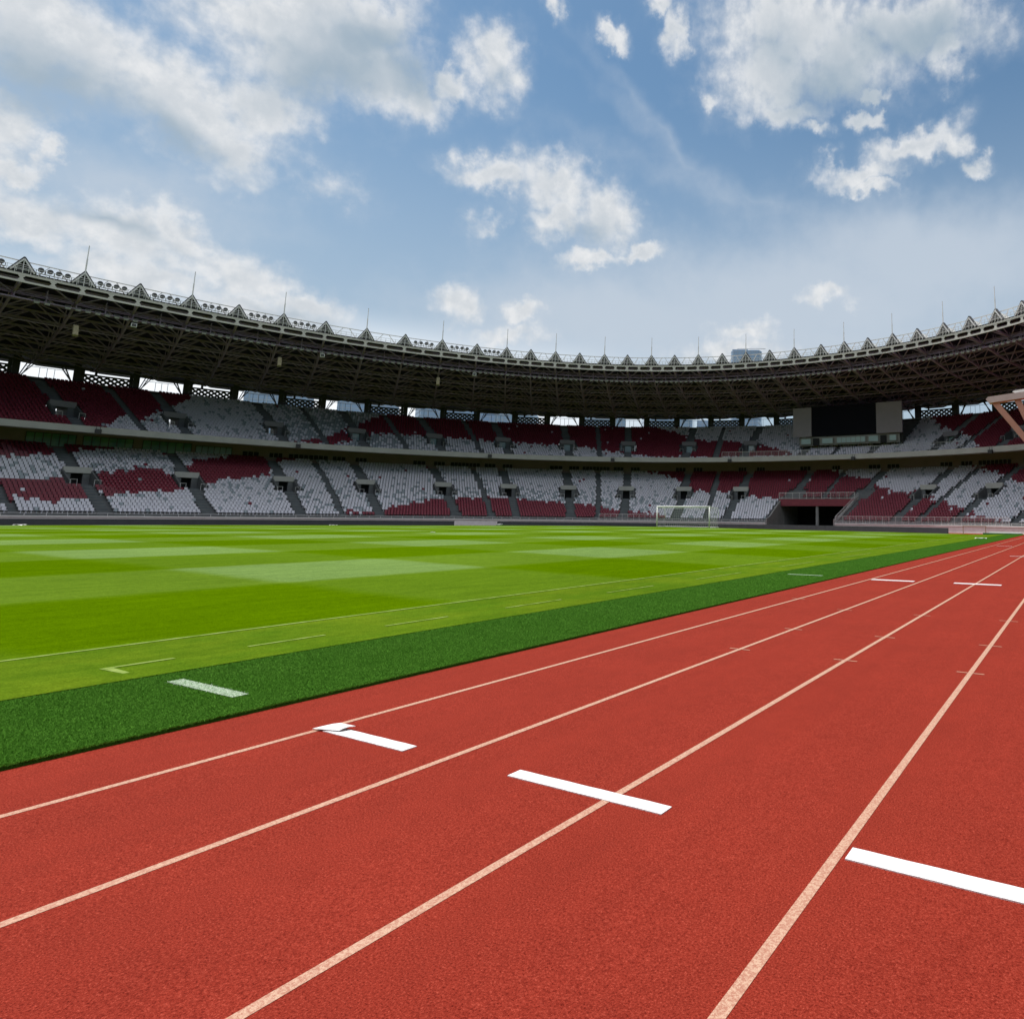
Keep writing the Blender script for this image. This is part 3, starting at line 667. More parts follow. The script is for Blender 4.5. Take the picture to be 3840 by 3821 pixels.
b = MB(); sweep(b, [(ob_, -.9), (ob_, zc+.2)], tsteps(pa, pc, 1)); sweep(b, [(oe-1.5, zc-1.0), (ob_, zc-1.0)], tsteps(pa, pc, 1)); gb(b, 'portal_void', MT['dark'])
b = MB(); sweep(b, [(oe-1.6, zc-1.05), (oe-1.6, zc+.30), (oe-1.3, zc+.30), (oe-1.3, zc-1.05)], tsteps(pa, pc, 1), closed=True); gb(b, 'balcony_front', MT['seat_red'])
b = MB(); sweep(b, [(oe-1.3, zc+.02), (oe+.02, zc+.02)], tsteps(pa, pc, 1)); gb(b, 'balcony_floor', MT['concrete'])
railing(pa, pc, oe-1.45, zc+.30, 1.25, 'balcony_rail', grand, .78, r=.07)
b = MB()
for t in (91.4,):
    p = standp(t, oe-1.0, 0); b.tube((p.x, p.y, -.9), (p.x, p.y, zc-1.0), .32, 14)
p = standp(89.6, oe+2, 0); b.tube((p.x, p.y, -.9), (p.x, p.y, zc-1.0), .09, 10)
gb(b, 'portal_column', MT['concrete'])
b = MB()
n = 24
for i in range(n):       # raking guard beside the right-hand seats
    f = i/(n-1); o = -12.2+f*(oe+12.2); z = .66+f*(zc+.3-.66); p = standp(pa, o, 0); b.bar((p.x, p.y, z), (p.x, p.y, z+1.15), .05)
p, q = standp(pa, -12.2, 0), standp(pa, oe, 0)
for h in (1.15, .15): b.bar((p.x, p.y, .66+h), (q.x, q.y, zc+.3+h), .07)
gb(b, 'raking_rail', MT['steel_l'])

# ------------------------------------------------------------------ seats
LC = {
'c0':[(148.4,0.00),(146.0,0.03),(144.7,0.05),(140.1,0.24),(135.6,0.30),(131.0,0.33),(127.0,0.27),(123.7,0.24),(120.0,0.22),(117.4,0.15),(114.8,0.08),(110.8,0.05),(109.3,0.00)],
'c1':[(172.2,0.15),(169.9,0.12),(167.7,0.15),(165.1,0.25),(163.5,0.28),(161.8,0.30),(160.1,0.42),(158.4,0.44),(157.4,0.52),(155.8,0.56),(154.0,0.60),(151.7,0.92),(149.9,0.97),(148.2,1.02)],
'c2':[(171.6,0.37),(169.1,0.41),(166.7,0.51),(164.1,0.60),(162.7,0.66),(161.4,0.62),(161.1,0.50),(158.9,0.85),(157.1,0.90),(154.6,1.02)],
'c3':[(170.6,0.73),(168.0,0.78),(165.6,0.90),(164.2,0.95),(162.9,1.02)],
'c4':[(114.1,1.02),(111.8,0.93),(109.3,0.78),(107.9,0.65),(106.4,0.53),(103.8,0.50),(101.7,0.50),(100.2,0.43),(96.9,0.37),(95.1,0.30),(91.7,0.00)],
'c6':[(92.8,1.02),(90.7,0.84),(88.2,0.77),(86.9,0.62),(84.9,0.50),(82.2,0.48),(79.4,0.34),(75.6,0.21),(72.6,0.08),(69.0,0.00)],
'c7':[(79.5,1.02),(78.6,0.92),(76.6,0.85),(74.1,0.75),(71.4,0.60),(68.8,0.50)]}
UC = {
'u1':[(171.4,0.00),(165.7,0.00),(163.8,0.27),(162.7,0.25),(160.7,0.50),(158.8,0.75),(157.2,1.02)],
'ua':[(148.7,0.00),(146.6,0.10),(143.7,0.35),(140.5,0.40),(134.2,0.38),(129.1,0.33),(123.8,0.30),(121.2,0.30),(118.9,0.22),(116.5,0.15),(112.9,0.03),(111.7,0.00)],
'ub':[(152.1,0.00),(148.2,0.20),(145.7,0.45),(142.5,0.80),(140.5,1.02),(112.8,1.02),(112.1,0.95),(109.8,0.76),(108.6,0.65),(106.0,0.50),(103.6,0.48),(101.7,0.40),(99.5,0.30),(97.3,0.20),(94.9,0.02),(94.2,0.00)],
'uc':[(85.5,1.02),(83.0,0.60),(79.1,0.30),(76.1,0.00),(69.3,0.00)]}
def cv(d, k, t):
    a = sorted(d[k]); return float(np.interp(t, [q[0] for q in a], [q[1] for q in a]))
def low_col(t, f):
    f = f+random.gauss(0, .022)
    if t > 148.4:
        if t > 162.9 and f > cv(LC, 'c3', t): c = 0
        else: c = 0 if cv(LC, 'c1', t) < f < (cv(LC, 'c2', t) if t > 154.6 else 1.1) else 1
    elif t > 114.1: c = 0 if f < cv(LC, 'c0', t) else 1
    elif t > 92.8:
        c = 0 if (f > cv(LC, 'c4', t) or f < (cv(LC, 'c0', t) if t > 109.3 else -1)) else 1
    elif t > 68.8:
        c = 1
        if f < cv(LC, 'c6', t): c = 0
        if t < 79.5 and f > cv(LC, 'c7', t): c = 0
    else: c = 0 if math.sin(t*.5)+f*2.2 > 1.4 else 1
    if t > 172.2: c = 0 if .15 < f < .37 or f > .7 else 1
    if random.random() < .005: c = 1-c
    if c == 1:       # weathered seats, thicker in the lower middle of the bowl
        g = .05+.42*math.exp(-((t-128)/24)**2)*math.exp(-((f-.28)/.22)**2)+.25*math.exp(-((t-163)/10)**2)*math.exp(-((f-.55)/.25)**2)
        if random.random() < g: c = 2
    return c
def up_col(t, f):
    f = f+random.gauss(0, .025)
    if t > 165.7: c = 0
    elif t > 152.1: c = 0 if t > 157.2 and f > cv(UC, 'u1', t) else 1
    elif t > 94.2:
        lo = cv(UC, 'ua', t) if t < 148.7 else 0
        c = 0 if lo < f < cv(UC, 'ub', t) else 1
    elif t > 76.1: c = 0 if t < 85.5 and f > cv(UC, 'uc', t) else 1
    else: c = 0
    if random.random() < .005: c = 1-c
    if c == 1 and (random.random() < .10+.5*math.exp(-((t-146)/7)**2)): c = 2
    return c
SEAT_W = .455
def seat_boxes():      # local: x tangential, y outward (to the back), z up
    out = []
    def bx(x0, x1, y0, y1, z0, z1, lean=0.):
        out.append([(x0, y0, z0), (x1, y0, z0), (x1, y1, z0), (x0, y1, z0), (x0, y0+lean, z1), (x1, y0+lean, z1), (x1, y1+lean, z1), (x0, y1+lean, z1)])
    bx(-.215, .215, .16, .56, .36, .42); bx(-.215, .215, .55, .60, .42, .80, .06)
    bx(-.05, .05, .35, .58, .0, .36)
    return np.array(out)      # 3 x 8 x 3
SB = seat_boxes()
FQ = np.array([(4, 5, 6, 7), (0, 1, 5, 4), (1, 2, 6, 5), (3, 0, 4, 7), (2, 3, 7, 6)])
seats = []
S1 = (LV_ROWS, LO0, LT, LZ0, LR, LVOM, LVOM_R, THIN, low_col, PORTAL); S2 = (UP_ROWS, UO0, UT, UZ0, UR, UVOM, UVOM_R, THIN_U, up_col, None)
for ti, (rows, o0, tr, z0, rr, voms, vr, thin, colf, port) in enumerate((S1, S2)):
    for i in range(rows):
        o = o0+i*tr; z = z0+i*rr; t = T0+.3
        if ti == 0 and i == 9: pass
        while t < T1-.3:
            mpd = arc(t, o); dt = .5/mpd; t += dt
            if any(abs(t-w)*mpd < .92 for w in WIDE): continue
            if any(abs(t-w)*mpd < .58 for w in thin): continue
            if vr[0]-1 <= i < vr[1] and any(abs(t-w)*mpd < VOM_HW+.3 for w in voms): continue
            if port and port[0]-.25 < t < port[1]+.25 and i < PORTAL_ROWS: continue
            if ti == 1 and i > 5 and 84.0 < t+float(np.interp(t, DTX, DT))*(o+11)/20 < 94.6: continue
            p = standp(t, o, z); q = standp(t, o+.5, z); er = (q-p); er.normalize()
            seats.append((p.x, p.y, p.z, er.x, er.y, colf(t, i/rows), ti, i, t))
SA = np.array(seats)
dcam = np.hypot(SA[:, 0], SA[:, 1])
rel = SA[:, :3]-np.array([0, 0, CAMZ]); zz = rel@np.array(_f); uu = (rel@np.array(_r2))/zz
infr = (zz > 0) & (uu*2494.85+2701 > 8) & (uu*2494.85+2701 < 3830) & (SA[:, 6] == 0) & (SA[:, 7] >= 1)
order = np.argsort(np.where(infr, zz*1.0, 1e9))[:300]
near = np.zeros(len(SA), bool); near[order] = True
R_ = SA[~near]; n = len(R_)
er = R_[:, 3:5]; et = np.stack([er[:, 1], -er[:, 0]], 1)
V = SB.reshape(-1, 3)[None]      # 1 x 24 x 3
jit = 1+rng.normal(0, .02, (n, 1))
vx = R_[:, 0:1]+et[:, 0:1]*V[..., 0]+er[:, 0:1]*V[..., 1]; vy = R_[:, 1:2]+et[:, 1:2]*V[..., 0]+er[:, 1:2]*V[..., 1]; vz = R_[:, 2:3]+V[..., 2]*jit
co = np.stack([vx, vy, vz], -1).reshape(-1, 3)
fb = np.concatenate([FQ+8*k for k in range(3)]); faces = (fb[None]+24*np.arange(n)[:, None, None]).reshape(-1, 4)
def bigmesh(name, co, faces, mats, mi):
    me = bpy.data.meshes.new(name); me.vertices.add(len(co)); me.vertices.foreach_set('co', co.reshape(-1))
    nf = len(faces); me.loops.add(nf*4); me.loops.foreach_set('vertex_index', faces.reshape(-1).astype(np.int32))
    me.polygons.add(nf); me.polygons.foreach_set('loop_start', np.arange(0, nf*4, 4, dtype=np.int32)); me.polygons.foreach_set('loop_total', np.full(nf, 4, dtype=np.int32))
    for m in mats: me.materials.append(m)
    me.polygons.foreach_set('material_index', mi.astype(np.int32)); me.update(calc_edges=True)
    o = bpy.data.objects.new(name, me); COL.objects.link(o); return o
SM = [MT['seat_red'], MT['seat_white'], MT['seat_grey']]
tag(bigmesh('stadium_seats', co, faces, SM, np.repeat(R_[:, 5], 15)), 'thousands of red and white plastic seats filling both tiers of the stand', 'seats', kind='stuff')
pm = []
for c in range(3):
    me = bpy.data.meshes.new('stadium_seat'); me.from_pydata([tuple(v) for v in SB.reshape(-1, 3)], [], [tuple(int(a) for a in f) for f in fb]); me.materials.append(SM[c]); me.update(); pm.append(me)
CN = ['red', 'white', 'weathered grey']
ORD = ['first', 'second', 'third', 'fourth', 'fifth', 'sixth', 'seventh', 'eighth', 'ninth', 'tenth']
def nth(n): return '%d%s' % (n, 'th' if 10 <= n % 100 <= 20 else {1: 'st', 2: 'nd', 3: 'rd'}.get(n % 10, 'th'))
STA = sorted([w for w in WIDE+THIN if w < 173], reverse=True)      # stairs seen in the photo, from its left edge
rowseats = {}
for j in range(len(SA)):
    if SA[j, 6] == 0:
        k = sum(1 for s in STA if s > SA[j, 8]); rowseats.setdefault((int(SA[j, 7]), k), []).append((-SA[j, 8], j))
pos_in = {}
for key, l in rowseats.items():
    l.sort()
    for q, (_, j) in enumerate(l if key[1] else l[::-1]): pos_in[j] = (key[1], q+1)
for j in order:
    x, y, z, ex, ey, c, ti, i, t = SA[j]; c = int(c); o = bpy.data.objects.new('stadium_seat', pm[c]); COL.objects.link(o)
    o.matrix_world = Matrix(((ey, ex, 0, x), (-ex, ey, 0, y), (0, 0, 1, z), (0, 0, 0, 1)))
    k, q = pos_in[j]
    where = '%s right of the %s stair from the left' % (nth(q), ORD[k-1]) if k else '%s left of the first stair' % nth(q)
    tag(o, '%s seat in lower row %d, %s' % (CN[c], int(i)+1, where), 'seat', 'plastic seats in the lower tier')

# ------------------------------------------------------------------ clerestory under the roof
COLS = [99.3, 103.3, 107.4, 111.5, 115.6, 119.7, 123.8, 127.8, 131.9, 136.0, 139.9, 143.7, 147.5, 151.4, 155.0, 158.5, 162.0, 165.2, 168.6, 171.7, 174.9, 178.1, 181.4, 184.8, 188.2, 191.6, 195]
COLS = [49, 53, 57, 61, 65, 69, 73, 77, 80.8, 84.8, 88.4, 92, 95.6]+COLS
ZS, ZH = 23.15, 26.35
for i, t in enumerate(COLS):
    p = ringp(t, 20, 0); c = ringp(t, 21, 0); er = (c-p).normalized(); et = Vector((-er.y, er.x, 0)); b = MB()
    q = [p-et*.45, p+et*.45, p+et*.45+er*.7, p-et*.45+er*.7]
    b.hexa([(v.x, v.y, 22.0) for v in q]+[(v.x, v.y, 27.2) for v in q]); gb(b, 'column', MT['steel_d'])
    if i == len(COLS)-1: break
    a = ringp(COLS[i], 20.2, 0); c2 = ringp(COLS[i+1], 20.2, 0); d = c2-a; ln = d.length; d.normalize(); nr = Vector((-d.y, d.x, 0))
    if nr.dot(er) > 0: nr = -nr
    def PP(s, z, r=0): q = a+d*s+nr*r; return (q.x, q.y, z)
    lattice = (i % 2 == 0)       # 84.8-80.8 and 99.3-95.6 are lattice bays
    idx99 = COLS.index(99.3); lattice = ((idx99-1-i) % 2 == 0)
    b = MB(); s0, s1 = .45, ln-.45
    b.hexa([PP(s0, ZH-.55, -.1), PP(s1, ZH-.55, -.1), PP(s1, ZH-.55, .1), PP(s0, ZH-.55, .1), PP(s0, ZH-.2, -.1), PP(s1, ZH-.2, -.1), PP(s1, ZH-.2, .1), PP(s0, ZH-.2, .1)])
    if not lattice:
        z0, z1 = ZS, ZH-.55; w = s1-s0
        for k, (sa, sb) in enumerate(((s0, s0+.26*w), (s0+.03*w, s0+.20*w))): b.bar(PP(sa, z0, k*.6), PP(sb, z1, k*.6), .17)
        for k, (sa, sb) in enumerate(((s1, s1-.26*w), (s1-.03*w, s1-.20*w), (s1+.0*w, s1-.14*w))): b.bar(PP(sa, z0, -k*.5), PP(sb, z1, -k*.5), .15)
        b.bar(PP(s0+.1*w, z1-.65), PP(s1-.1*w, z1-.65), .07)
        for s in (.36, .5, .64): b.bar(PP(s0+s*w, z0), PP(s0+s*w, z1-.65), .055)
        b.bar(PP(s0, z1-.02), PP(s1, z1-.02), .2)
        gb(b, 'window_brace', MT['steel_d'])
    else:
        zl0, zl1 = ZS, ZS+1.95; w = s1-s0; nx = 7; hx = w/nx/2; hz = (zl1-zl0-.35)/4
        b.hexa([PP(s0, zl1-.30, -.06), PP(s1, zl1-.30, -.06), PP(s1, zl1-.30, .06), PP(s0, zl1-.30, .06), PP(s0, zl1, -.06), PP(s1, zl1, -.06), PP(s1, zl1, .06), PP(s0, zl1, .06)])
        hgt = zl1-.30-zl0; bw = hx*.56
        for k in range(-4, 2*nx+5):
            for sg in (1, -1):
                # centre line: s = s0+(2k+1)*hx/1 + sg*hx*(z-zl0)/hz
                if k % 1: continue
                sA = s0+(2*k+1)*hx; sB = sA+sg*hx*hgt/hz; za, zb = zl0, zl0+hgt
                # clip to [s0, s1]
                def clip(sa, za, sb, zb):
                    if sa > sb: sa, za, sb, zb = sb, zb, sa, za
                    if sb <= s0+.01 or sa >= s1-.01: return None
                    if sa < s0: za = za+(zb-za)*(s0-sa)/(sb-sa); sa = s0
                    if sb > s1: zb = za+(zb-za)*(s1-sa)/(sb-sa); sb = s1
                    return sa, za, sb, zb
                c_ = clip(sA, za, sB, zb)
                if not c_: continue
                sa, z_a, sb, z_b = c_; r0, r1 = (-.05, .05) if sg > 0 else (-.047, .053)
                b.hexa([PP(sa-bw, z_a, r0), PP(sa+bw, z_a, r0), PP(sa+bw, z_a, r1), PP(sa-bw, z_a, r1), PP(sb-bw, z_b, r0), PP(sb+bw, z_b, r0), PP(sb+bw, z_b, r1), PP(sb-bw, z_b, r1)])
        for sx in (s0+.02, s1-.02): b.bar(PP(sx+(.25 if sx < ln/2 else -.25), zl0, .01), PP(sx+(.25 if sx < ln/2 else -.25), ZH-.5, .01), .5, .1, up=tuple(nr))
        b.bar(PP(s0+.72*w, zl1), PP(s0+.72*w, ZH-.5), .3)
        gb(b, 'lattice_panel', MT['steel_d'])

# ------------------------------------------------------------------ roof
roof = empty('stadium_roof', (CX, CY, 0)); tag(roof, 'oval stadium canopy roof of brown steel trusses with small gabled ridges along its inner edge', 'roof')
def rb(b, name, m, **k):
    b.v = [(p[0]-CX, p[1]-CY, p[2]) for p in b.v]; return b.build(name, m, roof, **k)
PK = [174.3, 171.1, 167.8, 164.3, 160.8, 157.1, 153.3, 149.3, 145.2, 141.0, 136.8, 133.0, 129.8, 126.4, 123.0, 119.4, 116.0, 112.4, 108.9, 105.3, 101.7, 98.2, 94.8, 91.5, 88.4, 85.4, 82.2, 78.8, 75.4, 71.8, 68.3, 64.8, 61.4][::-1]
lo = [];  t = PK[0]-3.4
while t > 38: lo.append(t); t -= 3.4
PKV = lo[::-1]+PK
t = PKV[-1]+3.1
while t < 202: PKV.append(t); t += 3.1
rest = []; gap = 360-(PKV[-1]-PKV[0]); m_ = int(gap/3.6)
for i in range(1, m_): rest.append(PKV[-1]+gap*i/m_)
ALLP = PKV+rest+[PKV[0]+360]
MASTS = [t for i, t in enumerate(PK[::-1]) if i in (1, 3, 5, 7, 9, 11, 13, 15, 17, 19, 21, 23, 25, 27, 29, 31)]
def zb(k): return 30.98-4.0*k
KS = [0, .12, .25, .4, .55, .7, .85, 1.0, 1.12]
GH, GW = 1.72, 1.10
b = MB(); b2 = MB()
for i in range(len(ALLP)-1):
    ta, tb = ALLP[i], ALLP[i+1]; m1 = (roofp(ta+.5, 0, 0)-roofp(ta-.5, 0, 0)).length; h = GW/m1
    st = [(ta, 1), (ta+h, 0), ((ta+tb)/2, 0), (tb-h, 0), (tb, 1)]
    for j in range(len(KS)-1):
        for (s0, g0), (s1, g1) in zip(st[:-1], st[1:]):
            k0, k1 = KS[j], KS[j+1]; f0, f1 = GH*(1-.55*k0), GH*(1-.55*k1)
            q = [roofp(s0, k0, zb(k0)+g0*f0), roofp(s1, k0, zb(k0)+g1*f0), roofp(s1, k1, zb(k1)+g1*f1), roofp(s0, k1, zb(k1)+g0*f1)]
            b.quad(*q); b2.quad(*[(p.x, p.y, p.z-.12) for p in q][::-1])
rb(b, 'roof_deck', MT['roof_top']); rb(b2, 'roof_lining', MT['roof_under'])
NODE = []
for i in range(len(ALLP)-1):
    NODE += [ALLP[i], (ALLP[i]+ALLP[i+1])/2]
NODE.append(ALLP[-1])
def roofo(t, o, z): x, y = se(t, AR+o, BR+o, NR); return Vector((x, y, z))
b = MB(); sweep(b, [(-.2, 30.46), (-.2, 30.76), (-.04, 30.76), (-.04, 30.46)], NODE, P=roofo, closed=True)
sweep(b, [(-.22, 29.58), (-.22, 29.82), (-.06, 29.82), (-.06, 29.58)], NODE, P=roofo, closed=True)
for t in NODE[:-1]:
    m1 = (roofo(t+.5, 0, 0)-roofo(t-.5, 0, 0)).length; h1, h2 = .13/m1, .36/m1
    for za, zc_, ha, hb in ((29.84, 30.15, h2, h1), (30.15, 30.46, h1, h2)):
        q0 = [roofo(t-ha, -.19, za), roofo(t+ha, -.19, za), roofo(t+ha, -.08, za), roofo(t-ha, -.08, za)]; q1 = [roofo(t-hb, -.19, zc_), roofo(t+hb, -.19, zc_), roofo(t+hb, -.08, zc_), roofo(t-hb, -.08, zc_)]
        b.hexa(q0+q1)
rb(b, 'edge_truss', MT['steel_e'])
b = MB()
for i in range(len(PKV)-1):       # walkway railing and the long top rail with its small braces
    ta, tb = PKV[i], PKV[i+1]
    for k in range(8):
        s0 = ta+(tb-ta)*k/8; s1 = ta+(tb-ta)*(k+1)/8; p, q = roofo(s0, -.35, 0), roofo(s1, -.35, 0)
        b.bar((p.x, p.y, 30.7), (p.x, p.y, 31.55), .045)
        for zz_ in (31.55, 31.15): b.bar((p.x, p.y, zz_), (q.x, q.y, zz_), .045)
rb(b, 'walkway_rail', MT['steel_l'])
b = MB()
for i in range(len(PKV)-1):
    ta, tb = PKV[i], PKV[i+1]; p, q = roofo(ta, .5, 32.42), roofo(tb, .5, 32.42); b.bar(p, q, .12)
    m1 = (q-p).length
    for sg in (-1, 1):
        u0 = p.lerp(q, .5+sg*.07); u1 = p.lerp(q, .5+sg*.24); b.bar(u0, (u1.x, u1.y, 31.05), .10)
rb(b, 'top_rail', MT['steel_l'])
for i, t in enumerate(PKV):        # gable frames
    m1 = (roofo(t+.5, 0, 0)-roofo(t-.5, 0, 0)).length; h = GW/m1; b = MB()
    apex = roofo(t, -.1, 32.62); L_ = roofo(t-h, -.1, 30.95); R2 = roofo(t+h, -.1, 30.95)
    b.bar(apex, L_, .15); b.bar(apex, R2, .15)
    for k, f in enumerate((.3, .6)): 
        a_, c_ = apex.lerp(L_, f+.15), apex.lerp(R2, f+.15); b.bar(a_, c_, .06)
    b.bar(apex, roofo(t, -.1, 30.95), .07)
    for f in (-.5, .5): b.bar(apex.lerp(L_ if f < 0 else R2, .5), roofo(t+h*f, -.1, 30.95), .05)
    o = rb(b, 'gable', MT['steel_l'])
    b = MB(); ap2, l2, r2 = roofo(t, .35, 32.78), roofo(t-h*1.12, .35, 30.95), roofo(t+h*1.12, .35, 30.95)
    a0, a1, a2 = roofo(t, .2, 32.9), roofo(t-h*1.12, .2, 31.0), roofo(t+h*1.12, .2, 31.0)
    b.bar(a0, a1, .5, .16); b.bar(a0, a2, .5, .16)
    b.quad(roofo(t, .5, 32.55), roofo(t-h, .5, 30.95), roofo(t+h, .5, 30.95))
    b.v = [(p[0]-CX, p[1]-CY, p[2]) for p in b.v]; b.build('gable_cap', MT['steel_d'], o)
for t in MASTS:
    b = MB(); p = roofo(t, 0, 0); b.tube((p.x, p.y, 32.6), (p.x, p.y, 34.6), .085, 6); b.tube((p.x, p.y, 34.6), (p.x, p.y, 36.45), .055, 6); rb(b, 'lightning_rod', MT['steel_l'])
# purlin rings and radial space trusses under the deck
KR = [.04, .14, .24, .34, .44, .54, .64, .74, .84, .94, 1.04]
VN = [t for t in NODE if PKV[0] <= t <= PKV[-1]]
for k in KR:
    b = MB(); ps = [roofp(t, k, zb(k)-.42) for t in VN]
    for p, q in zip(ps[:-1], ps[1:]): b.bar(p, q, .22, .32)
    rb(b, 'purlin', MT['steel_b'])
for k in (.09, .29, .49, .69):
    b = MB(); zk = zb(k)-(1.1+1.5*min(1, k/.25))
    ps = [roofp(t, k, zk) for t in PKV]
    for p, q in zip(ps[:-1], ps[1:]): b.bar(p, q, .13, .16)
    rb(b, 'bottom_tie', MT['steel_b'])
for i, t in enumerate(PKV):
    if i == 0 or i == len(PKV)-1: continue
    ml, mr = (PKV[i-1]+t)/2, (t+PKV[i+1])/2; b = MB()
    zl = lambda k: zb(k)-(1.1+1.5*min(1, k/.25))*(1 if k < .85 else max(.25, (1.1-k)/.25))
    nodes = [k+.05 for k in KR[:-1]]; pts = [roofp(t, 0, 29.6)]+[roofp(t, k, zl(k)) for k in nodes]
    for p, q in zip(pts[:-1], pts[1:]): b.bar(p, q, .26, .28)
    for j, k in enumerate(nodes):
        c = pts[j+1]
        for tt_ in (ml, mr):
            for kk in (KR[j], KR[j+1]): b.bar(c, roofp(tt_, kk, zb(kk)-.45), .13)
        b.bar(c, roofp(t, KR[j], zb(KR[j])-.45), .10)
    rb(b, 'truss', MT['steel_b'])
b = MB(); sweep(b, [(2.7, 28.15), (2.7, 28.32), (3.5, 28.32), (3.5, 28.15)], VN, P=roofo, closed=True)
for t in VN:
    for o_ in (2.75, 3.45):
        p = roofo(t, o_, 0); b.bar((p.x, p.y, 28.2), (p.x, p.y, 29.9), .06)
for z_ in (29.0,):
    ps = [roofo(t, 2.75, z_) for t in VN]
    for p, q in zip(ps[:-1], ps[1:]): b.bar(p, q, .05)
rb(b, 'catwalk', MT['steel_b'])

# floodlights
def flood_mesh():
    b = MB(); b.hexa([(-.24, -.14, -.13), (.24, -.14, -.13), (.27, .17, -.08), (-.27, .17, -.08), (-.24, -.17, .14), (.24, -.17, .14), (.24, .16, .17), (-.24, .16, .17)])
    b.bar((-.27, 0, -.05), (-.27, 0, .36), .04); b.bar((.27, 0, -.05), (.27, 0, .36), .04); b.bar((-.29, 0, .36), (.29, 0, .36), .04)
    me = bpy.data.meshes.new('floodlight'); me.from_pydata([tuple(v) for v in b.v], [], b.f); me.materials.append(MT['lampbody']); return me
fm = flood_mesh(); t = 58.; FL = []
k = 0
while t < 176:
    mpd = (roofo(t+.5, 3, 0)-roofo(t-.5, 3, 0)).length; t += 1.0/mpd; k += 1
    if k % 13 == 0: continue
    p = roofo(t, 2.55, 28.02); c = Vector((CX, CY, 0)); er = (p-roofo(t, 0, 28.02)); er.z = 0; er.normalize()
    o = bpy.data.objects.new('floodlight', fm); COL.objects.link(o)
    o.matrix_world = Matrix(((er.y, er.x, 0, p.x), (-er.x, er.y, 0, p.y), (0, 0, 1, p.z), (0, 0, 0, 1)))
    FL.append((t, o))
FV = sorted([q for q in FL if q[0] < 173.2 and q[0] > 61.5], key=lambda q: -q[0])
for k, (t, o) in enumerate(FV): tag(o, 'small grey floodlight under the roof edge, %s in the row from the left' % nth(k+1), 'floodlight', 'floodlights in a row under the roof edge')
for t, o in FL:
    if 'label' not in o: bpy.data.objects.remove(o)
def lamp_mesh():
    b = MB(); n = 12
    R = .30
    for ya, yb, ra, rb_ in ((-.22, .05, R, R*.95), (.05, .30, R*.95, R*.45)):
        for i in range(n):
            a0, a1 = 2*math.pi*i/n, 2*math.pi*(i+1)/n
            b.quad((ra*math.cos(a0), ya, ra*math.sin(a0)), (ra*math.cos(a1), ya, ra*math.sin(a1)), (rb_*math.cos(a1), yb, rb_*math.sin(a1)), (rb_*math.cos(a0), yb, rb_*math.sin(a0)))
    for y in (-.22, .30):
        r = R if y < 0 else R*.45; b.quad(*[(r*math.cos(2*math.pi*i/n), y, r*math.sin(2*math.pi*i/n)) for i in range(n)])
    b.bar((-.4, 0, 0), (-.4, 0, -.5), .06); b.bar((.4, 0, 0), (.4, 0, -.5), .06); b.bar((-.42, 0, -.5), (.42, 0, -.5), .06)
    b.bar((0, 0, -.5), (0, 0, -.78), .07)
    me = bpy.data.meshes.new('spotlight'); me.from_pydata([tuple(v) for v in b.v], [], b.f); me.materials.append(MT['steel_d']); return me
lm = lamp_mesh()
GAPS = [(178, 174.3), (174.3, 171.1), (171.1, 167.8), (167.8, 164.3), (164.3, 160.8), (160.8, 157.1), (157.1, 153.3), (145.2, 141.0), (141.0, 136.8), (136.8, 133.0)]
for gi, (a, c) in enumerate(GAPS):
    for fi, f in enumerate((.28, .43, .57, .72)):
        t = a+(c-a)*f; p = roofo(t, .2, 31.72); er = (roofo(t, 1, 0)-roofo(t, 0, 0)).normalized()
        o = bpy.data.objects.new('spotlight', lm); COL.objects.link(o); o.matrix_world = Matrix(((er.y, er.x, 0, p.x), (-er.x, er.y, 0, p.y), (0, 0, 1, p.z), (0, 0, 0, 1)))
        tag(o, 'dark round spotlight, %s of four in the %s lit gap between roof gables' % (ORD[fi], ORD[gi]), 'spotlight', 'spotlights between the roof gables')
def speaker(t, o_, z, w, h, d, m, label, P, group, tilt=0.):
    p = P(t, o_, z); er = (P(t, o_+1, z)-P(t, o_, z)).normalized()
    b = MB(); b.box(-w/2, w/2, -d, 0, -h/2, h/2)
    o = b.build('loudspeaker', m); o.matrix_world = Matrix(((er.y, er.x, 0, p.x), (-er.x, er.y, 0, p.y), (0, 0, 1, p.z), (0, 0, 0, 1))) @ Matrix.Rotation(tilt, 4, 'X')
    g = MB(); g.box(-w/2+.05, w/2-.05, -d-.03, -d-.002, -h/2+.05, h/2-.05); g.build('grille', MT['steel_d'] if m is not MT['tan'] else MT['tan'], o)
    k = MB(); k.bar((-w*.3, -.1, h/2), (-w*.3, -.1, h/2+.5), .05); k.bar((w*.3, -.1, h/2), (w*.3, -.1, h/2+.5), .05); k.build('bracket', MT['steel_d'], o)
    return tag(o, label, 'loudspeaker', group)
NAMES = ['above the teal windows at the left', 'second from the left', 'third from the left', 'above the left part of the goal', 'between the goal and the tunnel mouth', 'under the video screen', 'at the right near the salmon beams']
for (t, z), nm in zip(((167.7, 13.40), (153.4, 13.45), (133.7, 13.5), (118.1, 13.45), (102.4, 13.35), (88.1, 13.2), (72.9, 13.2)), NAMES):
    speaker(t, -.3, z, .75, .62, .55, MT['board'], 'black box loudspeaker on the concrete parapet, '+nm, ringp, 'loudspeakers on the parapet')
for (t, z), nm in zip(((170.9, 25.16), (156.9, 25.4), (141.2, 25.5)), ('leftmost of the three', 'middle one of the three', 'rightmost of the three')):
    speaker(t, 4, z+.2, .55, 1.5, .5, MT['tan'], 'tall tan loudspeaker hanging under the roof trusses, '+nm, roofo, 'tan loudspeakers under the roof', tilt=-.35)
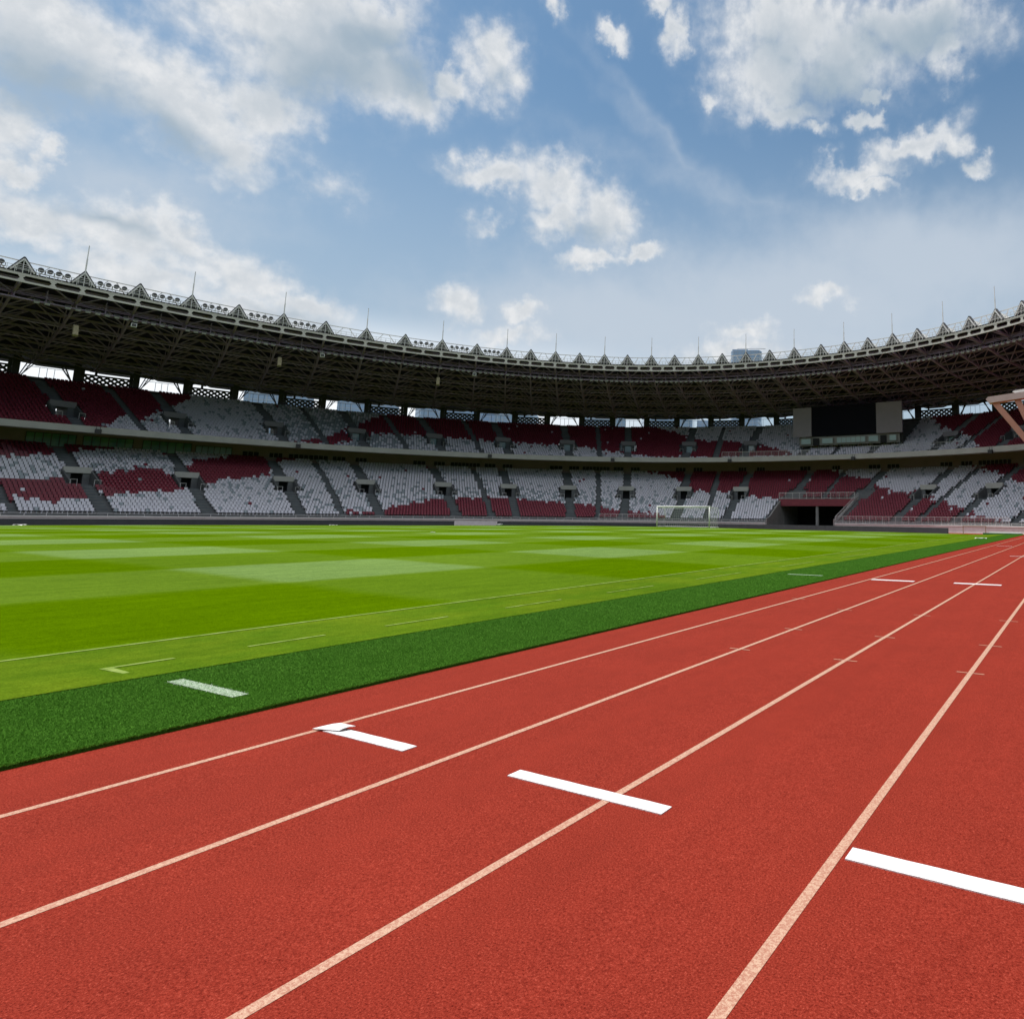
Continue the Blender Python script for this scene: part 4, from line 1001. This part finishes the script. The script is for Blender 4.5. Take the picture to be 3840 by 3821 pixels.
for (t, z), nm in zip(((167.8, 27.0), (153.3, 27.2), (136.9, 27.2)), ('leftmost of the three', 'middle one of the three', 'rightmost of the three')):
    speaker(t, 1, z, .6, .5, .5, MT['white'], 'small white box loudspeaker hanging below the roof edge, '+nm, roofo, 'white loudspeakers under the roof edge')

# ------------------------------------------------------------------ video screen and cabin
def chord(ta, tb, off):
    A_, B_ = ringp(ta, off, 0), ringp(tb, off, 0); n_ = Vector((-(B_-A_).y, (B_-A_).x, 0)).normalized()
    if n_.dot(Vector((CX, CY, 0))-A_) > 0: n_ = -n_
    def P(t, o, z): q = A_.lerp(B_, (t-ta)/(tb-ta))+n_*(o-off); return Vector((q.x, q.y, z))
    return P
CH = chord(95.0, 83.55, 4.2)
scr = empty('video_screen', (CX, CY, 0)); tag(scr, 'large black video screen with taupe side panels above the upper tier', 'video screen')
ZA, ZB = 18.5, 24.6
for a, c, nm, m, dep in ((95.0, 92.95, 'side_panel', 'panel', .6), (92.95, 86.1, 'display', 'screen', .35), (86.1, 83.55, 'side_panel', 'panel', .6)):
    flat_panel(a, c, 4.2, ZA-(.1 if m == 'panel' else 0), ZB, nm, MT[m], scr, dep, P=CH)
b = MB()
for t in (94.5, 91.5, 88.5, 85, 83.8):
    p = CH(t, 5.4, 0); b.bar((p.x-CX, p.y-CY, 16.2), (p.x-CX, p.y-CY, 25), .3)
b.build('support_frame', MT['steel_d'], scr)
cab = empty('control_cabin', (CX, CY, 0)); tag(cab, 'low grey cabin with glazed windows under the video screen', 'cabin')
flat_panel(94.4, 83.9, 4.6, 16.55, 18.35, 'wall', MT['cabin'], cab, .25, P=CH)
for a, c, n_ in ((94.2, 93.1, 1), (91.9, 90.7, 1), (90.3, 87.3, 6), (87.0, 86.0, 1), (84.9, 84.2, 1)):
    flat_panel(a, c, 4.2, 16.9, 18.0, 'window', MT['glass_c'], cab, .12, n_, MT['cabin'], P=CH)
for a, c in ((92.9, 92.2), (85.8, 85.2)): flat_panel(a, c, 4.2, 16.5, 18.05, 'door', MT['dark'], cab, .1, P=CH)
railing(76.5, 87.5, 2.0, 14.75, 1.0, 'guard_panel', grand, 1.2, P=ringp)
railing(92.6, 103.5, .0, 14.1, 1.15, 'guard_rail', grand, .9, P=ringp)

# ------------------------------------------------------------------ boards around the far grass
def board(a, c, label):
    r = .93; aa, bb = (AF-12.3)*r, (BF-12.3)*r
    def P(t, o, z): x, y = se(t, aa+o, bb+o, NF); return Vector((x, y, z+gz(x, y)))
    b = MB(); n = max(2, int(abs(c-a)/1.0)); ts_ = [a+(c-a)*i/n for i in range(n+1)]
    sweep(b, [(-.0, -.02), (.12, .86), (.22, .86), (.22, -.02)], ts_, P=P, closed=True)
    for tt_ in (ts_[0], ts_[-1]): b.quad(P(tt_, 0, -.02), P(tt_, .12, .86), P(tt_, .22, .86), P(tt_, .22, -.02))
    p = P((a+c)/2, 0, 0)
    b2 = MB(); b2.v = b.v; b2.f = b.f; b2.m = b.m
    o = b2.build('advertising_board', MT['board'], loc=(p.x, p.y, p.z))
    g = MB()
    for k in range(1, n):
        tt_ = ts_[k]; q0, q1 = P(tt_, -.006, .0), P(tt_, .112, .86); g.bar(q0, q1, .02)
    g.v = [(v[0]-p.x, v[1]-p.y, v[2]-p.z) for v in g.v]; g.build('seam', MT['steel_d'], o)
    return tag(o, label, 'advertising board', 'black boards round the far edge of the grass')
board(197, 136.2, 'long black board along the far side of the pitch, left of the white gap')
board(130.9, 72.0, 'long black board behind the goal, right of the white gap')

# ------------------------------------------------------------------ goal
gx, gy = -42.78, 69.97; g0 = gz(gx, gy)+.03
goal = empty('football_goal', (gx, gy, g0)); tag(goal, 'white football goal with net at the far end of the pitch', 'goal')
for s in (-1, 1):
    b = MB(); b.tube((s*3.72, 0, 0), (s*3.72, 0, 2.5), .075, 12); b.build('goal_post', MT['white'], goal, smooth=True)
b = MB(); b.tube((-3.79, 0, 2.5), (3.79, 0, 2.5), .075, 12); b.build('crossbar', MT['white'], goal, smooth=True)
b = MB()
for s in (-1, 1):
    b.tube((s*3.72, 0, 2.5), (s*3.85, 1.9, 2.35), .03); b.tube((s*3.85, 1.9, 2.35), (s*3.85, 2.1, 1.2), .03); b.tube((s*3.72, .05, .05), (s*3.85, 2.1, .05), .03)
b.tube((-3.85, 2.1, .05), (3.85, 2.1, .05), .03)
b.build('net_support', MT['white'], goal)
b = MB()
w = .011
nxs = 26
for i in range(nxs+1):
    x = -3.75+7.5*i/nxs; b.bar((x, 0, 2.45), (x, 1.6, 2.25), w); b.bar((x, 1.6, 2.25), (x, 2.08, .05), w)
for j in range(1, 6): y = 1.6*j/5; z = 2.45-.2*j/5; b.bar((-3.75, y, z), (3.75, y, z), w)
for j in range(1, 10): f = j/10; b.bar((-3.75, 1.6+.48*f, 2.25-2.2*f), (3.75, 1.6+.48*f, 2.25-2.2*f), w)
for s in (-1, 1):
    for j in range(1, 9): z = .27*j; b.bar((s*3.76, .03, z), (s*3.76, 2.08-.48*z/2.25, z), w)
    for j in range(1, 7): y = .3*j; b.bar((s*3.76, y, 0), (s*3.76, y, 2.4), w)
b.build('net', MT['net'], goal)

# ------------------------------------------------------------------ small things on the field edge
def litter(x, y, s, label, cat='litter', m='white', name='paper_scrap'):
    b = MB(); n = 5; pts = []
    for i in range(n+1):
        for j in range(3): pts.append((s*(i/n-.5), s*.5*(j/2-.5), .02+.06*s*abs(math.sin(i*1.9+j*1.3))))
    for i in range(n):
        for j in range(2):
            k = i*3+j; q = [pts[k], pts[k+3], pts[k+4], pts[k+1]]
            b.hexa([(a, c, d-.012) for a, c, d in q]+q)
    o = b.build(name, MT[m]); o.location = (x, y, gz(x, y)+.03); o.rotation_euler[2] = random.uniform(0, 3); return tag(o, label, cat)
litter(-99.1, 27.8, 1.5, 'crumpled white sheet on the grass edge at the far left of the photo')
litter(-94.0, 58.5, 1.0, 'small pale sheet before the black board, left of the photo centre')
litter(-7.3, 58.4, .9, 'white scrap lying on the dark turf near the far end of the track')
litter(-39.3, 31.5, .30, 'tiny white scrap on the bright grass in mid pitch')
def sled(x, y, rz, label, w=4.2):
    o = empty('covered_bench', (x, y, gz(x, y)+.03)); o.rotation_euler[2] = rz; tag(o, label, 'bench')
    b = MB(); b.box(-w/2, w/2, -.35, .35, .0, .22); b.build('dark_cover', MT['green_cloth'], o)
    b = MB(); b.hexa([(-w/2+.7, -.3, .22), (w/2-.1, -.3, .22), (w/2-.1, .3, .22), (-w/2+.7, .3, .22), (-w/2+.8, -.22, .42), (w/2-.2, -.22, .38), (w/2-.2, .22, .38), (-w/2+.8, .22, .42)]); b.build('pale_top', MT['fascia'], o)
    b = MB()
    for sx in (-w/2+.3, w/2-.3):
        for sy in (-.28, .28): b.bar((sx, sy, -.08), (sx, sy, .02), .08)
    b.build('foot', MT['steel_d'], o)
sled(-8.9, 92.0, .0, 'low dark covered bench with pale top at the far end of the track', 4.6)
sled(-88.5, 84.5, -.9, 'low green and white bench on the grass in front of the white wall gap', 4.0)
fr = empty('red_frame', (-13.0, 97.6, gz(-13, 97.6)+.02)); tag(fr, 'thin salmon painted metal frame standing before the white wall at the far right', 'frame')
b = MB()
for x in (-1.45, 1.45): b.bar((x, 0, 0), (x, 0, 1.15), .09)
b.build('post', MT['terra'], fr)
b = MB(); b.bar((-1.5, 0, 1.15), (1.5, 0, 1.15), .08); b.build('top_bar', MT['terra'], fr)

# ------------------------------------------------------------------ salmon gantry at the right edge
gan = empty('track_gantry', (5.6, 45, gz(5.6, 45))); tag(gan, 'salmon painted cantilever canopy on raking beams at the right edge', 'canopy')
def G(x, y, z): return (x-5.6, y-45, z-gz(5.6, 45))
b = MB()
def slab(x0, z0, x1, z1, y0, y1, th):       # a long shallow box with a bevelled left nose
    b.hexa([G(x0+.18, y0, z0-th), G(x1, y0, z1-th), G(x1, y1, z1-th), G(x0+.18, y1, z0-th), G(x0, y0, z0-th*.35), G(x1, y0, z1-th*.3), G(x1, y1, z1-th*.3), G(x0, y1, z0-th*.35)])
    b.hexa([G(x0, y0, z0-th*.35), G(x1, y0, z1-th*.3), G(x1, y1, z1-th*.3), G(x0, y1, z0-th*.35), G(x0+.15, y0, z0), G(x1, y0, z1), G(x1, y1, z1), G(x0+.15, y1, z0)])
slab(-4.92, 9.19, 7.5, 10.25, 44.6, 45.3, .40)
b.build('canopy_beam', MT['gcap'], gan)
b = MB(); slab(-3.35, 9.52, 7.5, 10.48, 44.8, 45.1, .17); b.build('roof_edge', MT['white'], gan)
for xa, za in ((-4.42, 8.86), (-3.1, 8.95)):
    b = MB(); b.bar(G(xa, 44.95, za), G(-1.45, 44.95, 4.55), .40, .36); b.build('raking_beam', MT['terra'], gan)
b = MB(); b.bar(G(-1.75, 44.95, 4.62), G(5.6, 44.95, gz(5, 45)-.1), .44, .46); b.build('leg', MT['terra'], gan)
b = MB(); b.bar(G(7.0, 44.95, -.4), G(7.0, 44.95, 9.9), .5, .5, up=(1, 0, 0)); b.build('post', MT['terra'], gan)

# ------------------------------------------------------------------ towers beyond the stadium
def tower(az, dist, w, d, h, label, name='office_tower', bands=0, crown=False, rot=0., round_=False):
    a = math.radians(az); x, y = dist*math.sin(a), dist*math.cos(a)
    o = empty(name, (x, y, -1.3)); o.rotation_euler[2] = -a+rot; tag(o, label, 'building', 'towers beyond the stadium')
    b = MB()
    prof = [(-w/2, -d/2), (w/2, -d/2), (w/2, d/2), (-w/2, d/2)]
    if round_: prof = [(w/2*math.copysign(abs(math.cos(q))**.45, math.cos(q)), d/2*math.copysign(abs(math.sin(q))**.45, math.sin(q))) for q in [2*math.pi*i/32 for i in range(32)]]
    n = len(prof)
    for i in range(n):
        p, q = prof[i], prof[(i+1) % n]; b.quad((*p, 0), (*q, 0), (*q, h), (*p, h))
    b.quad(*[(*p, h) for p in prof]); b.build('glass_facade', MT['tower'], o)
    b = MB(); z = 3.6 if h < 150 else h-60
    while z < h+.1:
        for i in range(n):
            p, q = prof[i], prof[(i+1) % n]; b.quad((p[0]*1.006, p[1]*1.006, z-.7), (q[0]*1.006, q[1]*1.006, z-.7), (q[0]*1.006, q[1]*1.006, z), (p[0]*1.006, p[1]*1.006, z))
        z += 3.9
    for k in range(-3, 4):
        xx = k*w/7.3; b.box(xx-.35, xx+.35, -d/2*1.012, -d/2*.98, 0, h)
    b.build('facade_bands', MT['tower_b'], o)
    if crown:
        b = MB(); b.box(-w*.45, w*.05, -d*.3, d*.3, h, h+2.6); b.box(w*.1, w*.42, -d*.3, d*.3, h, h+1.8); b.build('roof_plant', MT['tower_b'], o)
        b = MB(); b.bar((-w*.1, 0, h), (-w*.1, 0, h+6), .8); b.bar((-w*.3, 0, h+5.6), (w*.62, 0, h+5.6), .7); b.build('crane', MT['steel_l'], o)
tower(-26.1, 800, 38, 30, 203.2, 'blue glass tower block rising above the stadium roof with a crane on top', crown=True, round_=True)
for i, (az, dist, w, h) in enumerate(((-62.2, 520, 34, 88), (-56.5, 640, 46, 96), (-50.2, 600, 60, 90), (-45.5, 560, 30, 84), (-38.3, 560, 34, 88), (-33.0, 620, 44, 92), (-27.5, 650, 60, 96), (-22.0, 620, 28, 92))):
    tower(az, dist, w, 26, h, ['pale blue tower seen through the leftmost glazed roof opening with a building behind', 'bluish building seen through the gap under the roof, second from the left', 'wide bluish building seen through the gap under the roof, left of centre', 'narrow bluish building seen through the gap under the roof near the centre', 'bluish building seen through the gap under the roof, left of the goal', 'bluish building seen through the gap under the roof, above the goal', 'wide bluish building under the roof edge, left of the video screen', 'narrow bluish building under the roof edge beside the video screen'][i], rot=.2*(i % 3-1))
